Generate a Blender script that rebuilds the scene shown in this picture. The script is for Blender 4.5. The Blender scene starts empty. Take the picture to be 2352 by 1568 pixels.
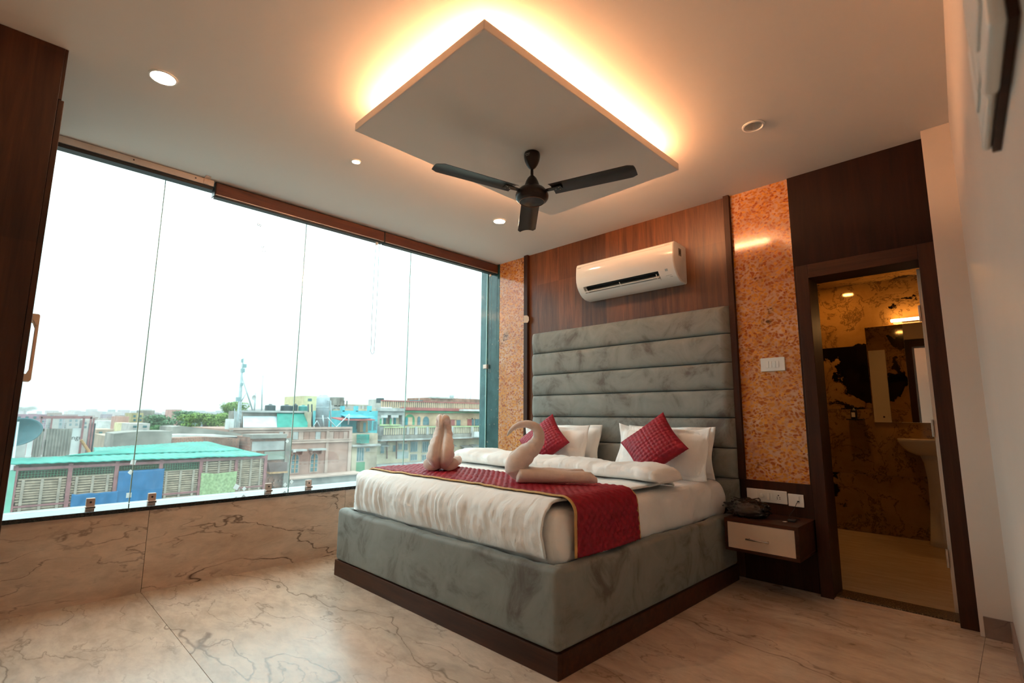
import bpy, bmesh, math, random
from math import sin, cos, pi, sqrt, radians, atan2
from mathutils import Vector, Matrix, noise

# ------------------------------------------------------------------ camera
S = bpy.context.scene
COL = S.collection
CAM = Vector((3.9281, -3.7466, 1.0806))
YAW, PITCH, ROLL, FPX = .7841, .1473, .0069, 1163.09
_F = Vector((-sin(YAW)*cos(PITCH), cos(YAW)*cos(PITCH), sin(PITCH)))
_R = _F.cross(Vector((0, 0, 1))).normalized()
_U = _R.cross(_F)
_R, _U = cos(ROLL)*_R + sin(ROLL)*_U, cos(ROLL)*_U - sin(ROLL)*_R
cd = bpy.data.cameras.new('camera')
cam = bpy.data.objects.new('camera', cd)
COL.objects.link(cam)
cam.matrix_world = Matrix(((_R.x, _U.x, -_F.x, CAM.x), (_R.y, _U.y, -_F.y, CAM.y), (_R.z, _U.z, -_F.z, CAM.z), (0, 0, 0, 1)))
cd.sensor_width = 36
cd.lens = FPX*36/2352
cd.clip_start = .02
cd.clip_end = 2000
cd.dof.use_dof = True
cd.dof.focus_distance = 3.6
cd.dof.aperture_fstop = 2.4
S.camera = cam

# ------------------------------------------------------------------ sky, exposure
SKY = 3.1
w = bpy.data.worlds.new('sky')
S.world = w
w.use_nodes = True
nt = w.node_tree
nt.nodes.clear()
wo = nt.nodes.new('ShaderNodeOutputWorld')
wb = nt.nodes.new('ShaderNodeBackground')
tc = nt.nodes.new('ShaderNodeTexCoord')
sx = nt.nodes.new('ShaderNodeSeparateXYZ')
rp = nt.nodes.new('ShaderNodeValToRGB')
rp.color_ramp.elements[0].position = 0.0
rp.color_ramp.elements[0].color = (.235, .335, .355, 1)
rp.color_ramp.elements[1].position = .38
rp.color_ramp.elements[1].color = (.70, .79, .79, 1)
mp = nt.nodes.new('ShaderNodeMapping')
mp.inputs['Scale'].default_value = (1, 1, 3.5)
nz = nt.nodes.new('ShaderNodeTexNoise')
nz.inputs['Scale'].default_value = 2.2
nz.inputs['Detail'].default_value = 5
nr = nt.nodes.new('ShaderNodeValToRGB')
nr.color_ramp.elements[0].position = .4
nr.color_ramp.elements[0].color = (.84, .95, .97, 1)
nr.color_ramp.elements[1].position = .62
nr.color_ramp.elements[1].color = (1.04, 1.03, 1.03, 1)
mx = nt.nodes.new('ShaderNodeMix')
mx.data_type = 'RGBA'
mx.blend_type = 'MULTIPLY'
mx.inputs['Factor'].default_value = 1
L = nt.links.new
L(tc.outputs['Generated'], sx.inputs[0])
L(sx.outputs['Z'], rp.inputs['Fac'])
L(tc.outputs['Generated'], mp.inputs['Vector'])
L(mp.outputs['Vector'], nz.inputs['Vector'])
L(nz.outputs['Fac'], nr.inputs['Fac'])
L(rp.outputs['Color'], mx.inputs['A'])
L(nr.outputs['Color'], mx.inputs['B'])
L(mx.outputs['Result'], wb.inputs['Color'])
wb.inputs['Strength'].default_value = SKY
L(wb.outputs[0], wo.inputs[0])
S.view_settings.view_transform = 'Standard'
S.view_settings.look = 'None'
S.view_settings.gamma = 1
S.view_settings.exposure = 0.86
S.view_settings.use_curve_mapping = False

# ------------------------------------------------------------------ helpers
def ray(u, v):
    return _F + _R*((u-1176)/FPX) + _U*((784-v)/FPX)
def on(u, v, ax, val):
    d = ray(u, v)
    i = 'xyz'.index(ax)
    return CAM + d*((val-CAM[i])/d[i])
def yz(u, v, X):
    p = on(u, v, 'x', X)
    return p.y, p.z
def lin(r, g, b):
    f = lambda c: (c/255/12.92) if c/255 <= .04045 else ((c/255+.055)/1.055)**2.4
    return (f(r), f(g), f(b))

class MB:
    def __init__(s):
        s.v = []
        s.f = []
    def quad(s, a, b, c, d):
        n = len(s.v)
        s.v += [tuple(a), tuple(b), tuple(c), tuple(d)]
        s.f.append((n, n+1, n+2, n+3))
        return s
    def box(s, x0, x1, y0, y1, z0, z1):
        n = len(s.v)
        s.v += [(x0, y0, z0), (x1, y0, z0), (x1, y1, z0), (x0, y1, z0), (x0, y0, z1), (x1, y0, z1), (x1, y1, z1), (x0, y1, z1)]
        s.f += [tuple(n+i for i in q) for q in ((0, 3, 2, 1), (4, 5, 6, 7), (0, 1, 5, 4), (1, 2, 6, 5), (2, 3, 7, 6), (3, 0, 4, 7))]
        return s
    def prism(s, poly, axis, a, b):
        # poly: 2D points; axis x -> (y,z), y -> (x,z), z -> (x,y)
        def mk(p, t):
            return (t, p[0], p[1]) if axis == 'x' else (p[0], t, p[1]) if axis == 'y' else (p[0], p[1], t)
        n = len(s.v)
        k = len(poly)
        s.v += [mk(p, a) for p in poly] + [mk(p, b) for p in poly]
        s.f += [tuple(range(n, n+k)), tuple(range(n+2*k-1, n+k-1, -1))]
        s.f += [(n+i, n+k+i, n+k+(i+1) % k, n+(i+1) % k) for i in range(k)]
        return s
    def lathe(s, prof, c=(0, 0), seg=32):
        n = len(s.v)
        for r, z in prof:
            for i in range(seg):
                a = 2*pi*i/seg
                s.v.append((c[0]+r*cos(a), c[1]+r*sin(a), z))
        for j in range(len(prof)-1):
            for i in range(seg):
                k = (i+1) % seg
                s.f.append((n+j*seg+i, n+j*seg+k, n+(j+1)*seg+k, n+(j+1)*seg+i))
        s.f.append(tuple(n+i for i in reversed(range(seg))))
        s.f.append(tuple(n+(len(prof)-1)*seg+i for i in range(seg)))
        return s
    def tube(s, pts, r, seg=8, cap=True):
        pts = [Vector(p) for p in pts]
        rr = r if isinstance(r, (list, tuple)) else [r]*len(pts)
        n = len(s.v)
        up = None
        for i, p in enumerate(pts):
            t = (pts[min(i+1, len(pts)-1)] - pts[max(i-1, 0)]).normalized()
            if up is None:
                up = Vector((0, 0, 1)) if abs(t.z) < .9 else Vector((1, 0, 0))
            a = (up - t*up.dot(t)).normalized()
            up = a
            b = t.cross(a)
            for k in range(seg):
                th = 2*pi*k/seg
                s.v.append(tuple(p + (a*cos(th)+b*sin(th))*rr[i]))
        for i in range(len(pts)-1):
            for k in range(seg):
                q = (k+1) % seg
                s.f.append((n+i*seg+k, n+i*seg+q, n+(i+1)*seg+q, n+(i+1)*seg+k))
        if cap:
            s.f.append(tuple(n+k for k in reversed(range(seg))))
            s.f.append(tuple(n+(len(pts)-1)*seg+k for k in range(seg)))
        return s
    def grid(s, fn, nu, nv, closeu=False):
        n = len(s.v)
        for j in range(nv+1):
            for i in range(nu+(0 if closeu else 1)):
                s.v.append(tuple(fn(i/nu, j/nv)))
        wd = nu if closeu else nu+1
        for j in range(nv):
            for i in range(nu):
                k = (i+1) % wd
                s.f.append((n+j*wd+i, n+j*wd+k, n+(j+1)*wd+k, n+(j+1)*wd+i))
        return s
    def mesh(s, name, m):
        me = bpy.data.meshes.new(name)
        me.from_pydata(s.v, [], s.f)
        bm = bmesh.new()
        bm.from_mesh(me)
        bmesh.ops.recalc_face_normals(bm, faces=bm.faces)
        bm.to_mesh(me)
        bm.free()
        if m:
            me.materials.append(m)
        return me
    def build(s, name, m, parent=None, smooth=False, bevel=0, seg=2):
        me = s.mesh(name, m)
        o = bpy.data.objects.new(name, me)
        finish(o, parent, smooth, bevel, seg)
        return o

def finish(o, parent=None, smooth=False, bevel=0, seg=2):
    COL.objects.link(o)
    if parent:
        setp(o, parent)
    if smooth:
        for p in o.data.polygons:
            p.use_smooth = True
    if bevel:
        b = o.modifiers.new('bevel', 'BEVEL')
        b.width = bevel
        b.segments = seg
        b.limit_method = 'ANGLE'
        b.angle_limit = radians(35)
WM = {}
def wmat(o):
    m = o.matrix_basis.copy()
    p = o.parent
    return (wmat(p) @ o.matrix_parent_inverse @ m) if p else m
def setp(o, parent):
    o.parent = parent
    o.matrix_parent_inverse = wmat(parent).inverted()
def tag(o, label=None, cat=None, group=None, kind=None):
    if label: o['label'] = label
    if cat: o['category'] = cat
    if group: o['group'] = group
    if kind: o['kind'] = kind
    return o
def empty(name, loc, label=None, cat=None, group=None, kind=None, rz=0):
    o = bpy.data.objects.new(name, None)
    COL.objects.link(o)
    o.location = loc
    o.rotation_euler[2] = rz
    o.empty_display_size = .1
    return tag(o, label, cat, group, kind)
def bx(name, m, a, parent=None, bevel=0, seg=2):
    return MB().box(*a).build(name, m, parent, bevel=bevel, seg=seg)
def copy_tree(o, parent=None):
    c = o.copy()
    COL.objects.link(c)
    if parent:
        c.parent = parent
    for ch in [k for k in bpy.data.objects if k.parent == o]:
        copy_tree(ch, c)
    return c
def smooth_angle(o, deg=40):
    me = o.data
    for p in me.polygons:
        p.use_smooth = True
    try:
        me.set_sharp_from_angle(angle=radians(deg))
    except Exception:
        pass
    return o
def text_mesh(txt, size, m, name, extrude=0.0):
    cu = bpy.data.curves.new(name, 'FONT')
    cu.body = txt
    cu.size = size
    cu.extrude = extrude
    cu.align_x = 'CENTER'
    cu.align_y = 'CENTER'
    o = bpy.data.objects.new(name, cu)
    COL.objects.link(o)
    dg = bpy.context.evaluated_depsgraph_get()
    dg.update()
    me = bpy.data.meshes.new_from_object(o.evaluated_get(dg))
    bpy.data.objects.remove(o)
    bpy.data.curves.remove(cu)
    me.materials.clear()
    me.materials.append(m)
    return me

# ------------------------------------------------------------------ materials
class NT:
    def __init__(s, name):
        s.m = bpy.data.materials.new(name)
        s.m.use_nodes = True
        s.t = s.m.node_tree
        s.b = s.t.nodes['Principled BSDF']
        s.out = s.t.nodes['Material Output']
    def n(s, t, **k):
        x = s.t.nodes.new('ShaderNode'+t)
        for a, v in k.items():
            if a in x.inputs:
                x.inputs[a].default_value = v
            else:
                setattr(x, a, v)
        return x
    def l(s, a, b):
        s.t.links.new(a, b)
    def co(s, kind='Object', scale=(1, 1, 1), rot=(0, 0, 0), loc=(0, 0, 0)):
        t = s.n('TexCoord')
        m = s.n('Mapping')
        m.inputs['Scale'].default_value = scale
        m.inputs['Rotation'].default_value = rot
        m.inputs['Location'].default_value = loc
        s.l(t.outputs[kind], m.inputs['Vector'])
        return m.outputs[0]
    def noise(s, vec, scale, detail=4, rough=.55, dist=0):
        x = s.n('TexNoise')
        x.inputs['Scale'].default_value = scale
        x.inputs['Detail'].default_value = detail
        x.inputs['Roughness'].default_value = rough
        x.inputs['Distortion'].default_value = dist
        if vec: s.l(vec, x.inputs['Vector'])
        return x.outputs['Fac']
    def ramp(s, fac, stops, interp='LINEAR'):
        r = s.n('ValToRGB')
        r.color_ramp.interpolation = interp
        e = r.color_ramp.elements
        while len(e) < len(stops):
            e.new(.5)
        for k, (p, c) in enumerate(stops):
            e[k].position = p
            e[k].color = (c, c, c, 1) if isinstance(c, (int, float)) else (*c, 1)
        s.l(fac, r.inputs[0])
        return r.outputs[0]
    def mix(s, fac, a, b, mode='MIX'):
        x = s.n('Mix', data_type='RGBA', blend_type=mode)
        for key, v in (('Factor', fac), ('A', a), ('B', b)):
            i = x.inputs[0] if key == 'Factor' else x.inputs[6 if key == 'A' else 7]
            if hasattr(v, 'links'):
                s.l(v, i)
            else:
                i.default_value = v if key == 'Factor' else (*v, 1)
        return x.outputs[2]
    def math(s, op, a, b=None):
        x = s.n('Math', operation=op)
        for i, v in enumerate((a, b)):
            if v is None: continue
            if hasattr(v, 'links'): s.l(v, x.inputs[i])
            else: x.inputs[i].default_value = v
        return x.outputs[0]
    def bump(s, h, strength=.2, dist=.01):
        b = s.n('Bump')
        b.inputs['Strength'].default_value = strength
        b.inputs['Distance'].default_value = dist
        s.l(h, b.inputs['Height'])
        s.l(b.outputs[0], s.b.inputs['Normal'])
    def set(s, col=None, rough=None, metal=None, spec=None, **k):
        for nm, v in (('Base Color', col), ('Roughness', rough), ('Metallic', metal), ('Specular IOR Level', spec)):
            if v is None: continue
            if hasattr(v, 'links'): s.l(v, s.b.inputs[nm])
            else: s.b.inputs[nm].default_value = (*v, 1) if nm == 'Base Color' else v
        for nm, v in k.items():
            s.b.inputs[nm.replace('_', ' ')].default_value = v
        return s

def plain(name, col, rough=.5, metal=0, spec=.5, var=.12, scale=6, bump=0, kind='Object', **k):
    m = NT(name)
    f = m.noise(m.co(kind), scale, 5)
    c = m.ramp(f, [(.3, tuple(x*(1-var) for x in col)), (.7, tuple(min(1, x*(1+var)) for x in col))])
    m.set(c, rough, metal, spec, **k)
    if bump:
        m.bump(m.noise(m.co(kind), scale*8, 3), bump, .004)
    return m.m
def emis(name, col, st):
    m = NT(name)
    m.set((0, 0, 0), .5)
    m.b.inputs['Emission Color'].default_value = (*col, 1)
    m.b.inputs['Emission Strength'].default_value = st
    return m.m

def marble(name, light, mid, vein, rough, seed=0, stretch=(1, 1, 1), rot=(0, 0, 0), vs=1.0, crack=.9, crack_w=1.0):
    m = NT(name)
    co = m.co('Object', stretch, rot, (seed, seed*.7, seed*.3))
    wn = m.n('TexNoise')
    wn.inputs['Scale'].default_value = 3.2*vs
    wn.inputs['Detail'].default_value = 6
    m.l(co, wn.inputs['Vector'])
    sub = m.n('VectorMath', operation='SUBTRACT')
    m.l(wn.outputs['Color'], sub.inputs[0])
    sub.inputs[1].default_value = (.5, .5, .5)
    sc = m.n('VectorMath', operation='SCALE')
    m.l(sub.outputs[0], sc.inputs[0])
    sc.inputs['Scale'].default_value = .20/vs
    ad = m.n('VectorMath', operation='ADD')
    m.l(co, ad.inputs[0])
    m.l(sc.outputs[0], ad.inputs[1])
    wv = ad.outputs[0]
    base = m.mix(m.ramp(m.noise(wv, 1.8*vs, 6, .6), [(.32, 0), (.68, 1)]), mid, light)
    base = m.mix(1, base, m.ramp(m.noise(wv, 9*vs, 8, .7), [(.32, .80), (.6, 1.05)]), 'MULTIPLY')
    def lines(scale, det, wdt, off, lo, hi, gs):
        o = m.n('VectorMath', operation='ADD')
        m.l(wv, o.inputs[0])
        o.inputs[1].default_value = (off, off*1.7, off*.6)
        n = m.noise(o.outputs[0], scale, det, .5)
        a = m.math('ABSOLUTE', m.math('SUBTRACT', n, .5))
        c = m.ramp(a, [(0, 1), (wdt*.45, .75), (wdt, 0)])
        return m.math('MULTIPLY', c, m.ramp(m.noise(o.outputs[0], gs, 2), [(lo, 0), (hi, 1)]))
    c1 = lines(.75*vs, 4, .0045*crack_w, 0, .36, .46, .9*vs)
    c2 = lines(1.5*vs, 5, .006*crack_w, 7.3, .43, .54, 1.7*vs)
    c3 = lines(4.5*vs, 5, .016*crack_w, 3.1, .49, .60, 3.5*vs)
    cr = m.math('MAXIMUM', c1, m.math('MAXIMUM', m.math('MULTIPLY', c2, .8), m.math('MULTIPLY', c3, .55)))
    # rusty halo beside the cracks
    h = lines(.75*vs, 4, .05, 0, .45, .60, 1.3*vs)
    base = m.mix(m.math('MULTIPLY', h, .35), base, tuple(x*.55 for x in mid))
    col = m.mix(m.math('MULTIPLY', cr, crack), base, vein)
    m.set(col, rough, 0, .5)
    return m.m

def woodm(name, dark, light, rough=.35, axis='z', plank=None, spec=.4):
    m = NT(name)
    st = {'z': (9, 9, .7), 'x': (.7, 9, 9), 'y': (9, .7, 9)}[axis]
    co = m.co('Object', st)
    g = m.noise(co, 2.2, 8, .62, .7)
    g2 = m.noise(co, 9, 4, .6)
    col = m.mix(m.ramp(g, [(.28, 0), (.75, 1)]), dark, light)
    col = m.mix(1, col, m.ramp(g2, [(.3, .82), (.7, 1.08)]), 'MULTIPLY')
    if plank:
        vo = m.n('TexWhiteNoise', noise_dimensions='3D')
        c2 = m.co('Object', plank)
        sn = m.n('VectorMath', operation='FLOOR')
        m.l(c2, sn.inputs[0])
        m.l(sn.outputs[0], vo.inputs['Vector'])
        col = m.mix(1, col, m.ramp(vo.outputs['Value'], [(0, .62), (1, 1.25)]), 'MULTIPLY')
    m.set(col, rough, 0, spec)
    m.bump(g2, .05, .002)
    return m.m

M = {}
M['floor'] = marble('floor_marble', (.72, .57, .45), (.57, .41, .30), (.08, .04, .024), .27, 0, (.6, 1.3, 1), (0, 0, .35), 1.25, .62, .8)
M['parapet'] = marble('parapet_marble', (.72, .57, .45), (.57, .41, .30), (.08, .04, .024), .25, 3.1, (1, .45, 1.3), (.15, 0, 0), 1.5, 1, 1.2)
M['skirt'] = marble('skirting_marble', (.30, .20, .16), (.20, .13, .10), (.05, .03, .02), .3, 5)
M['granite'] = plain('black_granite', (.018, .014, .012), .06, 0, .5, .6, 90)
M['thresh'] = None
M['paint'] = plain('off_white_wall_paint', (.66, .57, .50), .45, 0, .35, .03, 2)
M['ceil'] = plain('ceiling_paint', (.76, .69, .62), .6, 0, .2, .02, 1.2)
M['grout'] = plain('grout', (.25, .16, .11), .8)
M['wood'] = woodm('walnut_veneer', (.055, .019, .008), (.19, .070, .024), .40, 'z', (3.6, 1, .83))
M['wood_dark'] = woodm('dark_veneer', (.008, .0025, .0015), (.024, .007, .003), .55, 'z', None, .15)
M['wood_frame'] = woodm('door_frame_wood', (.020, .006, .0025), (.058, .018, .006), .48, 'z', None, .22)
M['wood_frame_x'] = woodm('door_head_wood', (.020, .006, .0025), (.058, .018, .006), .48, 'x', None, .22)
M['wood_plinth'] = woodm('plinth_wood', (.030, .009, .004), (.085, .027, .011), .45, 'x', None, .25)
M['wood_side'] = woodm('wardrobe_wood', (.022, .0075, .0035), (.085, .030, .011), .42, 'z', (1, 5, 1.1), .3)
M['wood_blind'] = woodm('blind_cassette_wood', (.045, .014, .008), (.12, .04, .02), .3, 'y')
M['white'] = plain('white_plastic', (.78, .76, .72), .28, 0, .5, .02)
M['ac_white'] = plain('gloss_white_plastic', (.80, .77, .72), .10, 0, .5, .01)
M['cream'] = plain('cream_laminate', (.68, .54, .42), .3, 0, .5, .05, 3)
M['black'] = plain('black_plastic', (.010, .010, .010), .35)
M['fan'] = plain('dark_brown_metal', (.022, .013, .010), .28, .35, .5, .1)
M['chrome'] = plain('brushed_steel', (.55, .48, .42), .25, 1, .5, .08, 30)
M['alu'] = plain('aluminium', (.55, .48, .42), .38, .9, .5, .08, 12)
M['gold'] = plain('gold_piping', (.62, .36, .13), .6, 0, .3, .1, 30)
M['handle'] = plain('bronze_handle', (.62, .43, .30), .35, .15, .5, .08, 20)

def linen(name, col, rough=.8, weave=1.0):
    m = NT(name)
    co = m.co('Object')
    c = m.ramp(m.noise(co, 5, 4), [(.3, tuple(x*.96 for x in col)), (.7, col)])
    m.set(c, rough, 0, .25)
    m.b.inputs['Sheen Weight'].default_value = .15
    a = m.noise(m.co('Object', (7, 2.2, 3)), 2.2, 5, .55, .6)
    m.bump(a, .35*weave, .03)
    return m.m
M['sheet'] = linen('white_linen', (.92, .905, .88))
M['towel'] = plain('pale_towelling', (.82, .69, .62), .95, 0, .1, .05, 40, .35, Sheen_Weight=.3)
def velvet(name, a, b, d):
    m = NT(name)
    co = m.co('Object', (1, 1, 1))
    f = m.noise(co, 4.5, 8, .66, .8)
    c = m.ramp(f, [(.34, d), (.48, a), (.72, b)])
    m.set(c, .62, 0, .3)
    m.b.inputs['Sheen Weight'].default_value = .30
    m.b.inputs['Sheen Roughness'].default_value = .4
    m.b.inputs['Sheen Tint'].default_value = (.75, .85, .8, 1)
    m.bump(m.noise(co, 120, 2), .08, .002)
    return m.m
M['velvet'] = velvet('grey_velvet', (.205, .208, .187), (.258, .262, .238), (.115, .098, .082))
def quilt(name):
    m = NT(name)
    f = m.noise(m.co('Object'), 30, 4)
    m.set(m.ramp(f, [(.3, (.22, .003, .014)), (.7, (.33, .007, .026))]), .55, 0, .35)
    m.b.inputs['Sheen Weight'].default_value = .12
    m.b.inputs['Sheen Tint'].default_value = (1, .1, .2, 1)
    return m.m
M['red'] = quilt('crimson_quilt')

def orange_stone():
    m = NT('orange_agate')
    co = m.co('Object')
    wn = m.n('TexNoise')
    wn.inputs['Scale'].default_value = 9
    wn.inputs['Detail'].default_value = 4
    m.l(co, wn.inputs['Vector'])
    sc = m.n('VectorMath', operation='SCALE')
    m.l(wn.outputs['Color'], sc.inputs[0])
    sc.inputs['Scale'].default_value = .085
    ad = m.n('VectorMath', operation='ADD')
    m.l(co, ad.inputs[0])
    m.l(sc.outputs[0], ad.inputs[1])
    st = m.n('Mapping')
    st.inputs['Scale'].default_value = (1, 1, 1.35)
    st.inputs['Rotation'].default_value = (0, .35, 0)
    m.l(ad.outputs[0], st.inputs[0])
    vo = m.n('TexVoronoi', feature='F1')
    vo.inputs['Scale'].default_value = 46
    vo.inputs['Randomness'].default_value = 1
    m.l(st.outputs[0], vo.inputs['Vector'])
    big = m.noise(co, 4.5, 4, .6)
    core = m.mix(m.ramp(vo.outputs['Color'], [(.2, 0), (.8, 1)]), (.34, .075, .012), (.66, .27, .045))
    core = m.mix(m.ramp(big, [(.60, 0), (.68, .9)]), core, (.05, .012, .006))
    vein = m.mix(m.ramp(m.noise(co, 5, 3), [(.35, 0), (.65, 1)]), (.48, .23, .11), (.66, .41, .27))
    f = m.ramp(vo.outputs['Distance'], [(.38, 0), (.70, 1)])
    f = m.math('MULTIPLY', f, m.ramp(m.noise(co, 12, 4), [(.3, .5), (.6, 1)]))
    m.set(m.mix(f, core, vein), .12, 0, .5)
    return m.m
M['agate'] = orange_stone()

def green_marble():
    m = NT('green_black_marble')
    co = m.co('Object', (1, 1, .7))
    base = m.mix(m.ramp(m.noise(co, 6, 7, .65), [(.35, 0), (.7, 1)]), (.010, .055, .060), (.04, .14, .14))
    vo = m.n('TexVoronoi', feature='F1')
    vo.inputs['Scale'].default_value = 9
    vo.inputs['Detail'].default_value = 1
    vo.inputs['Randomness'].default_value = 1
    m.l(co, vo.inputs['Vector'])
    g = m.ramp(m.noise(co, 4, 3), [(.48, 0), (.58, 1)])
    k = m.math('MULTIPLY', m.ramp(vo.outputs['Distance'], [(.18, 1), (.26, 0)]), g)
    sp = m.ramp(m.noise(co, 38, 3), [(.68, 0), (.72, 1)])
    col = m.mix(m.math('MAXIMUM', k, sp), base, (.50, .46, .33))
    m.set(col, .12, 0, .5)
    return m.m
M['greenmarble'] = green_marble()

def bath_marble():
    m = NT('black_gold_marble')
    co = m.co('Object')
    wn = m.n('TexNoise')
    wn.inputs['Scale'].default_value = 3
    wn.inputs['Detail'].default_value = 8
    m.l(co, wn.inputs['Vector'])
    sc = m.n('VectorMath', operation='SCALE')
    m.l(wn.outputs['Color'], sc.inputs[0])
    sc.inputs['Scale'].default_value = .7
    ad = m.n('VectorMath', operation='ADD')
    m.l(co, ad.inputs[0])
    m.l(sc.outputs[0], ad.inputs[1])
    gold = m.mix(m.ramp(m.noise(ad.outputs[0], 2, 6), [(.35, 0), (.7, 1)]), (.24, .13, .035), (.42, .25, .085))
    thin = m.math('ABSOLUTE', m.math('SUBTRACT', m.noise(ad.outputs[0], 3.2, 9, .65), .5))
    gold = m.mix(m.ramp(thin, [(0, .8), (.02, 0)]), gold, (.04, .02, .008))
    vo = m.n('TexVoronoi', feature='F1')
    vo.inputs['Scale'].default_value = 1.25
    vo.inputs['Detail'].default_value = 2.2
    m.l(ad.outputs[0], vo.inputs['Vector'])
    big = m.noise(ad.outputs[0], 1.15, 7, .62)
    k = m.ramp(m.math('ADD', m.math('MULTIPLY', vo.outputs['Distance'], .45), big), [(.845, 1), (.86, 0)])
    m.set(m.mix(k, gold, (.006, .004, .003)), .07, 0, .5)
    return m.m
M['bathmarble'] = bath_marble()
M['bathfloor'] = woodm('bath_floor_tile', (.48, .38, .27), (.62, .50, .37), .25, 'x')
def granite_thresh():
    m = NT('speckled_granite')
    f = m.noise(m.co('Object'), 130, 3, .7)
    m.set(m.ramp(f, [(.35, (.03, .018, .01)), (.55, (.10, .06, .03)), (.7, (.38, .24, .12))]), .25)
    return m.m
M['thresh'] = granite_thresh()

def glass():
    m = NT('window_glass')
    m.t.nodes.remove(m.b)
    tr = m.n('BsdfTransparent')
    tr.inputs[0].default_value = (.955, .985, .98, 1)
    gl = m.n('BsdfGlossy')
    gl.inputs['Roughness'].default_value = .0
    gl.inputs['Color'].default_value = (1, 1, 1, 1)
    lw = m.n('LayerWeight')
    lw.inputs[0].default_value = .5
    fr = m.math('ADD', m.math('MULTIPLY', m.math('POWER', lw.outputs['Facing'], 5.0), .9), .035)
    m1 = m.n('MixShader')
    m.l(fr, m1.inputs[0])
    m.l(tr.outputs[0], m1.inputs[1])
    m.l(gl.outputs[0], m1.inputs[2])
    df = m.n('BsdfTranslucent')
    df.inputs[0].default_value = (.80, .90, .90, 1)
    m2 = m.n('MixShader')
    dirt = m.ramp(m.noise(m.co('Object', (1, 1.2, .5)), 2.4, 6, .65), [(.35, .010), (.75, .04)])
    m.l(dirt, m2.inputs[0])
    m.l(m1.outputs[0], m2.inputs[1])
    m.l(df.outputs[0], m2.inputs[2])
    m.l(m2.outputs[0], m.out.inputs[0])
    return m.m
M['glass'] = glass()
M['glass_edge'] = plain('glass_edge', (.30, .50, .47), .2, 0, .5, .1, 8)
def mirror():
    m = NT('mirror_silver')
    m.set((.80, .78, .74), .01, 1)
    return m.m
M['mirror'] = mirror()
def film():
    m = NT('clear_plastic_film')
    m.t.nodes.remove(m.b)
    tr = m.n('BsdfTransparent')
    tr.inputs[0].default_value = (.86, .80, .76, 1)
    gl = m.n('BsdfGlossy')
    gl.inputs['Roughness'].default_value = .12
    fr = m.n('LayerWeight')
    fr.inputs[0].default_value = .35
    mm = m.n('MixShader')
    m.l(fr.outputs['Fresnel'], mm.inputs[0])
    m.l(tr.outputs[0], mm.inputs[1])
    m.l(gl.outputs[0], mm.inputs[2])
    m.l(mm.outputs[0], m.out.inputs[0])
    return m.m
M['film'] = film()
M['led'] = emis('led_strip_glow', (1, .48, .23), 112)
M['lamp'] = emis('downlight_glow', (1, .76, .50), 210)
M['lamp_small'] = emis('small_spot_glow', (1, .70, .45), 25)
M['bathlamp'] = emis('bath_lamp_glow', (1, .50, .16), 24)
M['bathspot'] = emis('bath_spot_glow', (1, .43, .09), 120)
#@@STRUCTURE
# ================================================================== STRUCTURE
H = 2.75
def xw(y): return 3.80 + .062*(-.118-y)
rnd = random.Random(7)
def bxo(name, m, a, parent, off, bevel=0):
    # a box whose own texture origin is shifted so neighbouring slabs differ
    x0, x1, y0, y1, z0, z1 = a
    o = MB().box(x0-off[0], x1-off[0], y0-off[1], y1-off[1], z0-off[2], z1-off[2])
    me = o.mesh(name, m)
    ob = bpy.data.objects.new(name, me)
    ob.location = off
    COL.objects.link(ob)
    if parent: setp(ob, parent)
    if bevel:
        b = ob.modifiers.new('bevel', 'BEVEL')
        b.width = bevel
        b.segments = 1
    return ob

floor = bx('floor', M['grout'], (-.26, 4.3, -4.5, .0, -.15, -.006))
tag(floor, 'cream veined marble slab floor of the bedroom', None, None, 'structure')
ys = [-4.4, -3.01, -1.75, -.49, 0]
for i in range(4):
    for j, (a, b) in enumerate(((0, 3.69), (3.69, 4.22))):
        bxo('floor_slab', M['floor'], (a+.0008, b-.0008, ys[i]+.0012, ys[i+1]-.0012, -.006, 0), floor,
            (rnd.uniform(-4, 4)+j*3, rnd.uniform(-4, 4), rnd.uniform(-1, 1)), 0)

# the ceiling slab is really cut open for the unlit recessed downlight
LX, LY, LR, LS = 2.996, -.852, .048, .10
cm = MB()
cm.box(-.27, LX-LS, -4.5, .14, H, H+.15)
cm.box(LX+LS, 4.3, -4.5, .14, H, H+.15)
cm.box(LX-LS, LX+LS, -4.5, LY-LS, H, H+.15)
cm.box(LX-LS, LX+LS, LY+LS, .14, H, H+.15)
k0 = len(cm.v)
NS = 40
for z in (H, H+.15):
    for i in range(NS):
        t = 2*pi*i/NS
        c_, s_ = cos(t), sin(t)
        k = LS/max(abs(c_), abs(s_))
        cm.v.append((LX+k*c_, LY+k*s_, z))
        cm.v.append((LX+LR*c_, LY+LR*s_, z))
for i in range(NS):
    j = (i+1) % NS
    o_ = k0+2*NS
    cm.f.append((k0+2*i, k0+2*j, k0+2*j+1, k0+2*i+1))
    cm.f.append((o_+2*i, o_+2*i+1, o_+2*j+1, o_+2*j))
    cm.f.append((k0+2*i+1, k0+2*j+1, o_+2*j+1, o_+2*i+1))
ceiling = cm.build('ceiling', M['ceil'])
tag(ceiling, 'smooth off-white plaster ceiling', None, None, 'structure')
PX0, PX1, PY0, PY1 = 1.527, 2.571, -2.554, -.927
dp = bx('drop_panel', M['ceil'], (PX0, PX1, PY0, PY1, 2.60, 2.646), ceiling, .004)
IN = .13
core = bx('panel_core', M['ceil'], (PX0+IN, PX1-IN, PY0+IN, PY1-IN, 2.646, H), dp)
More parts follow.
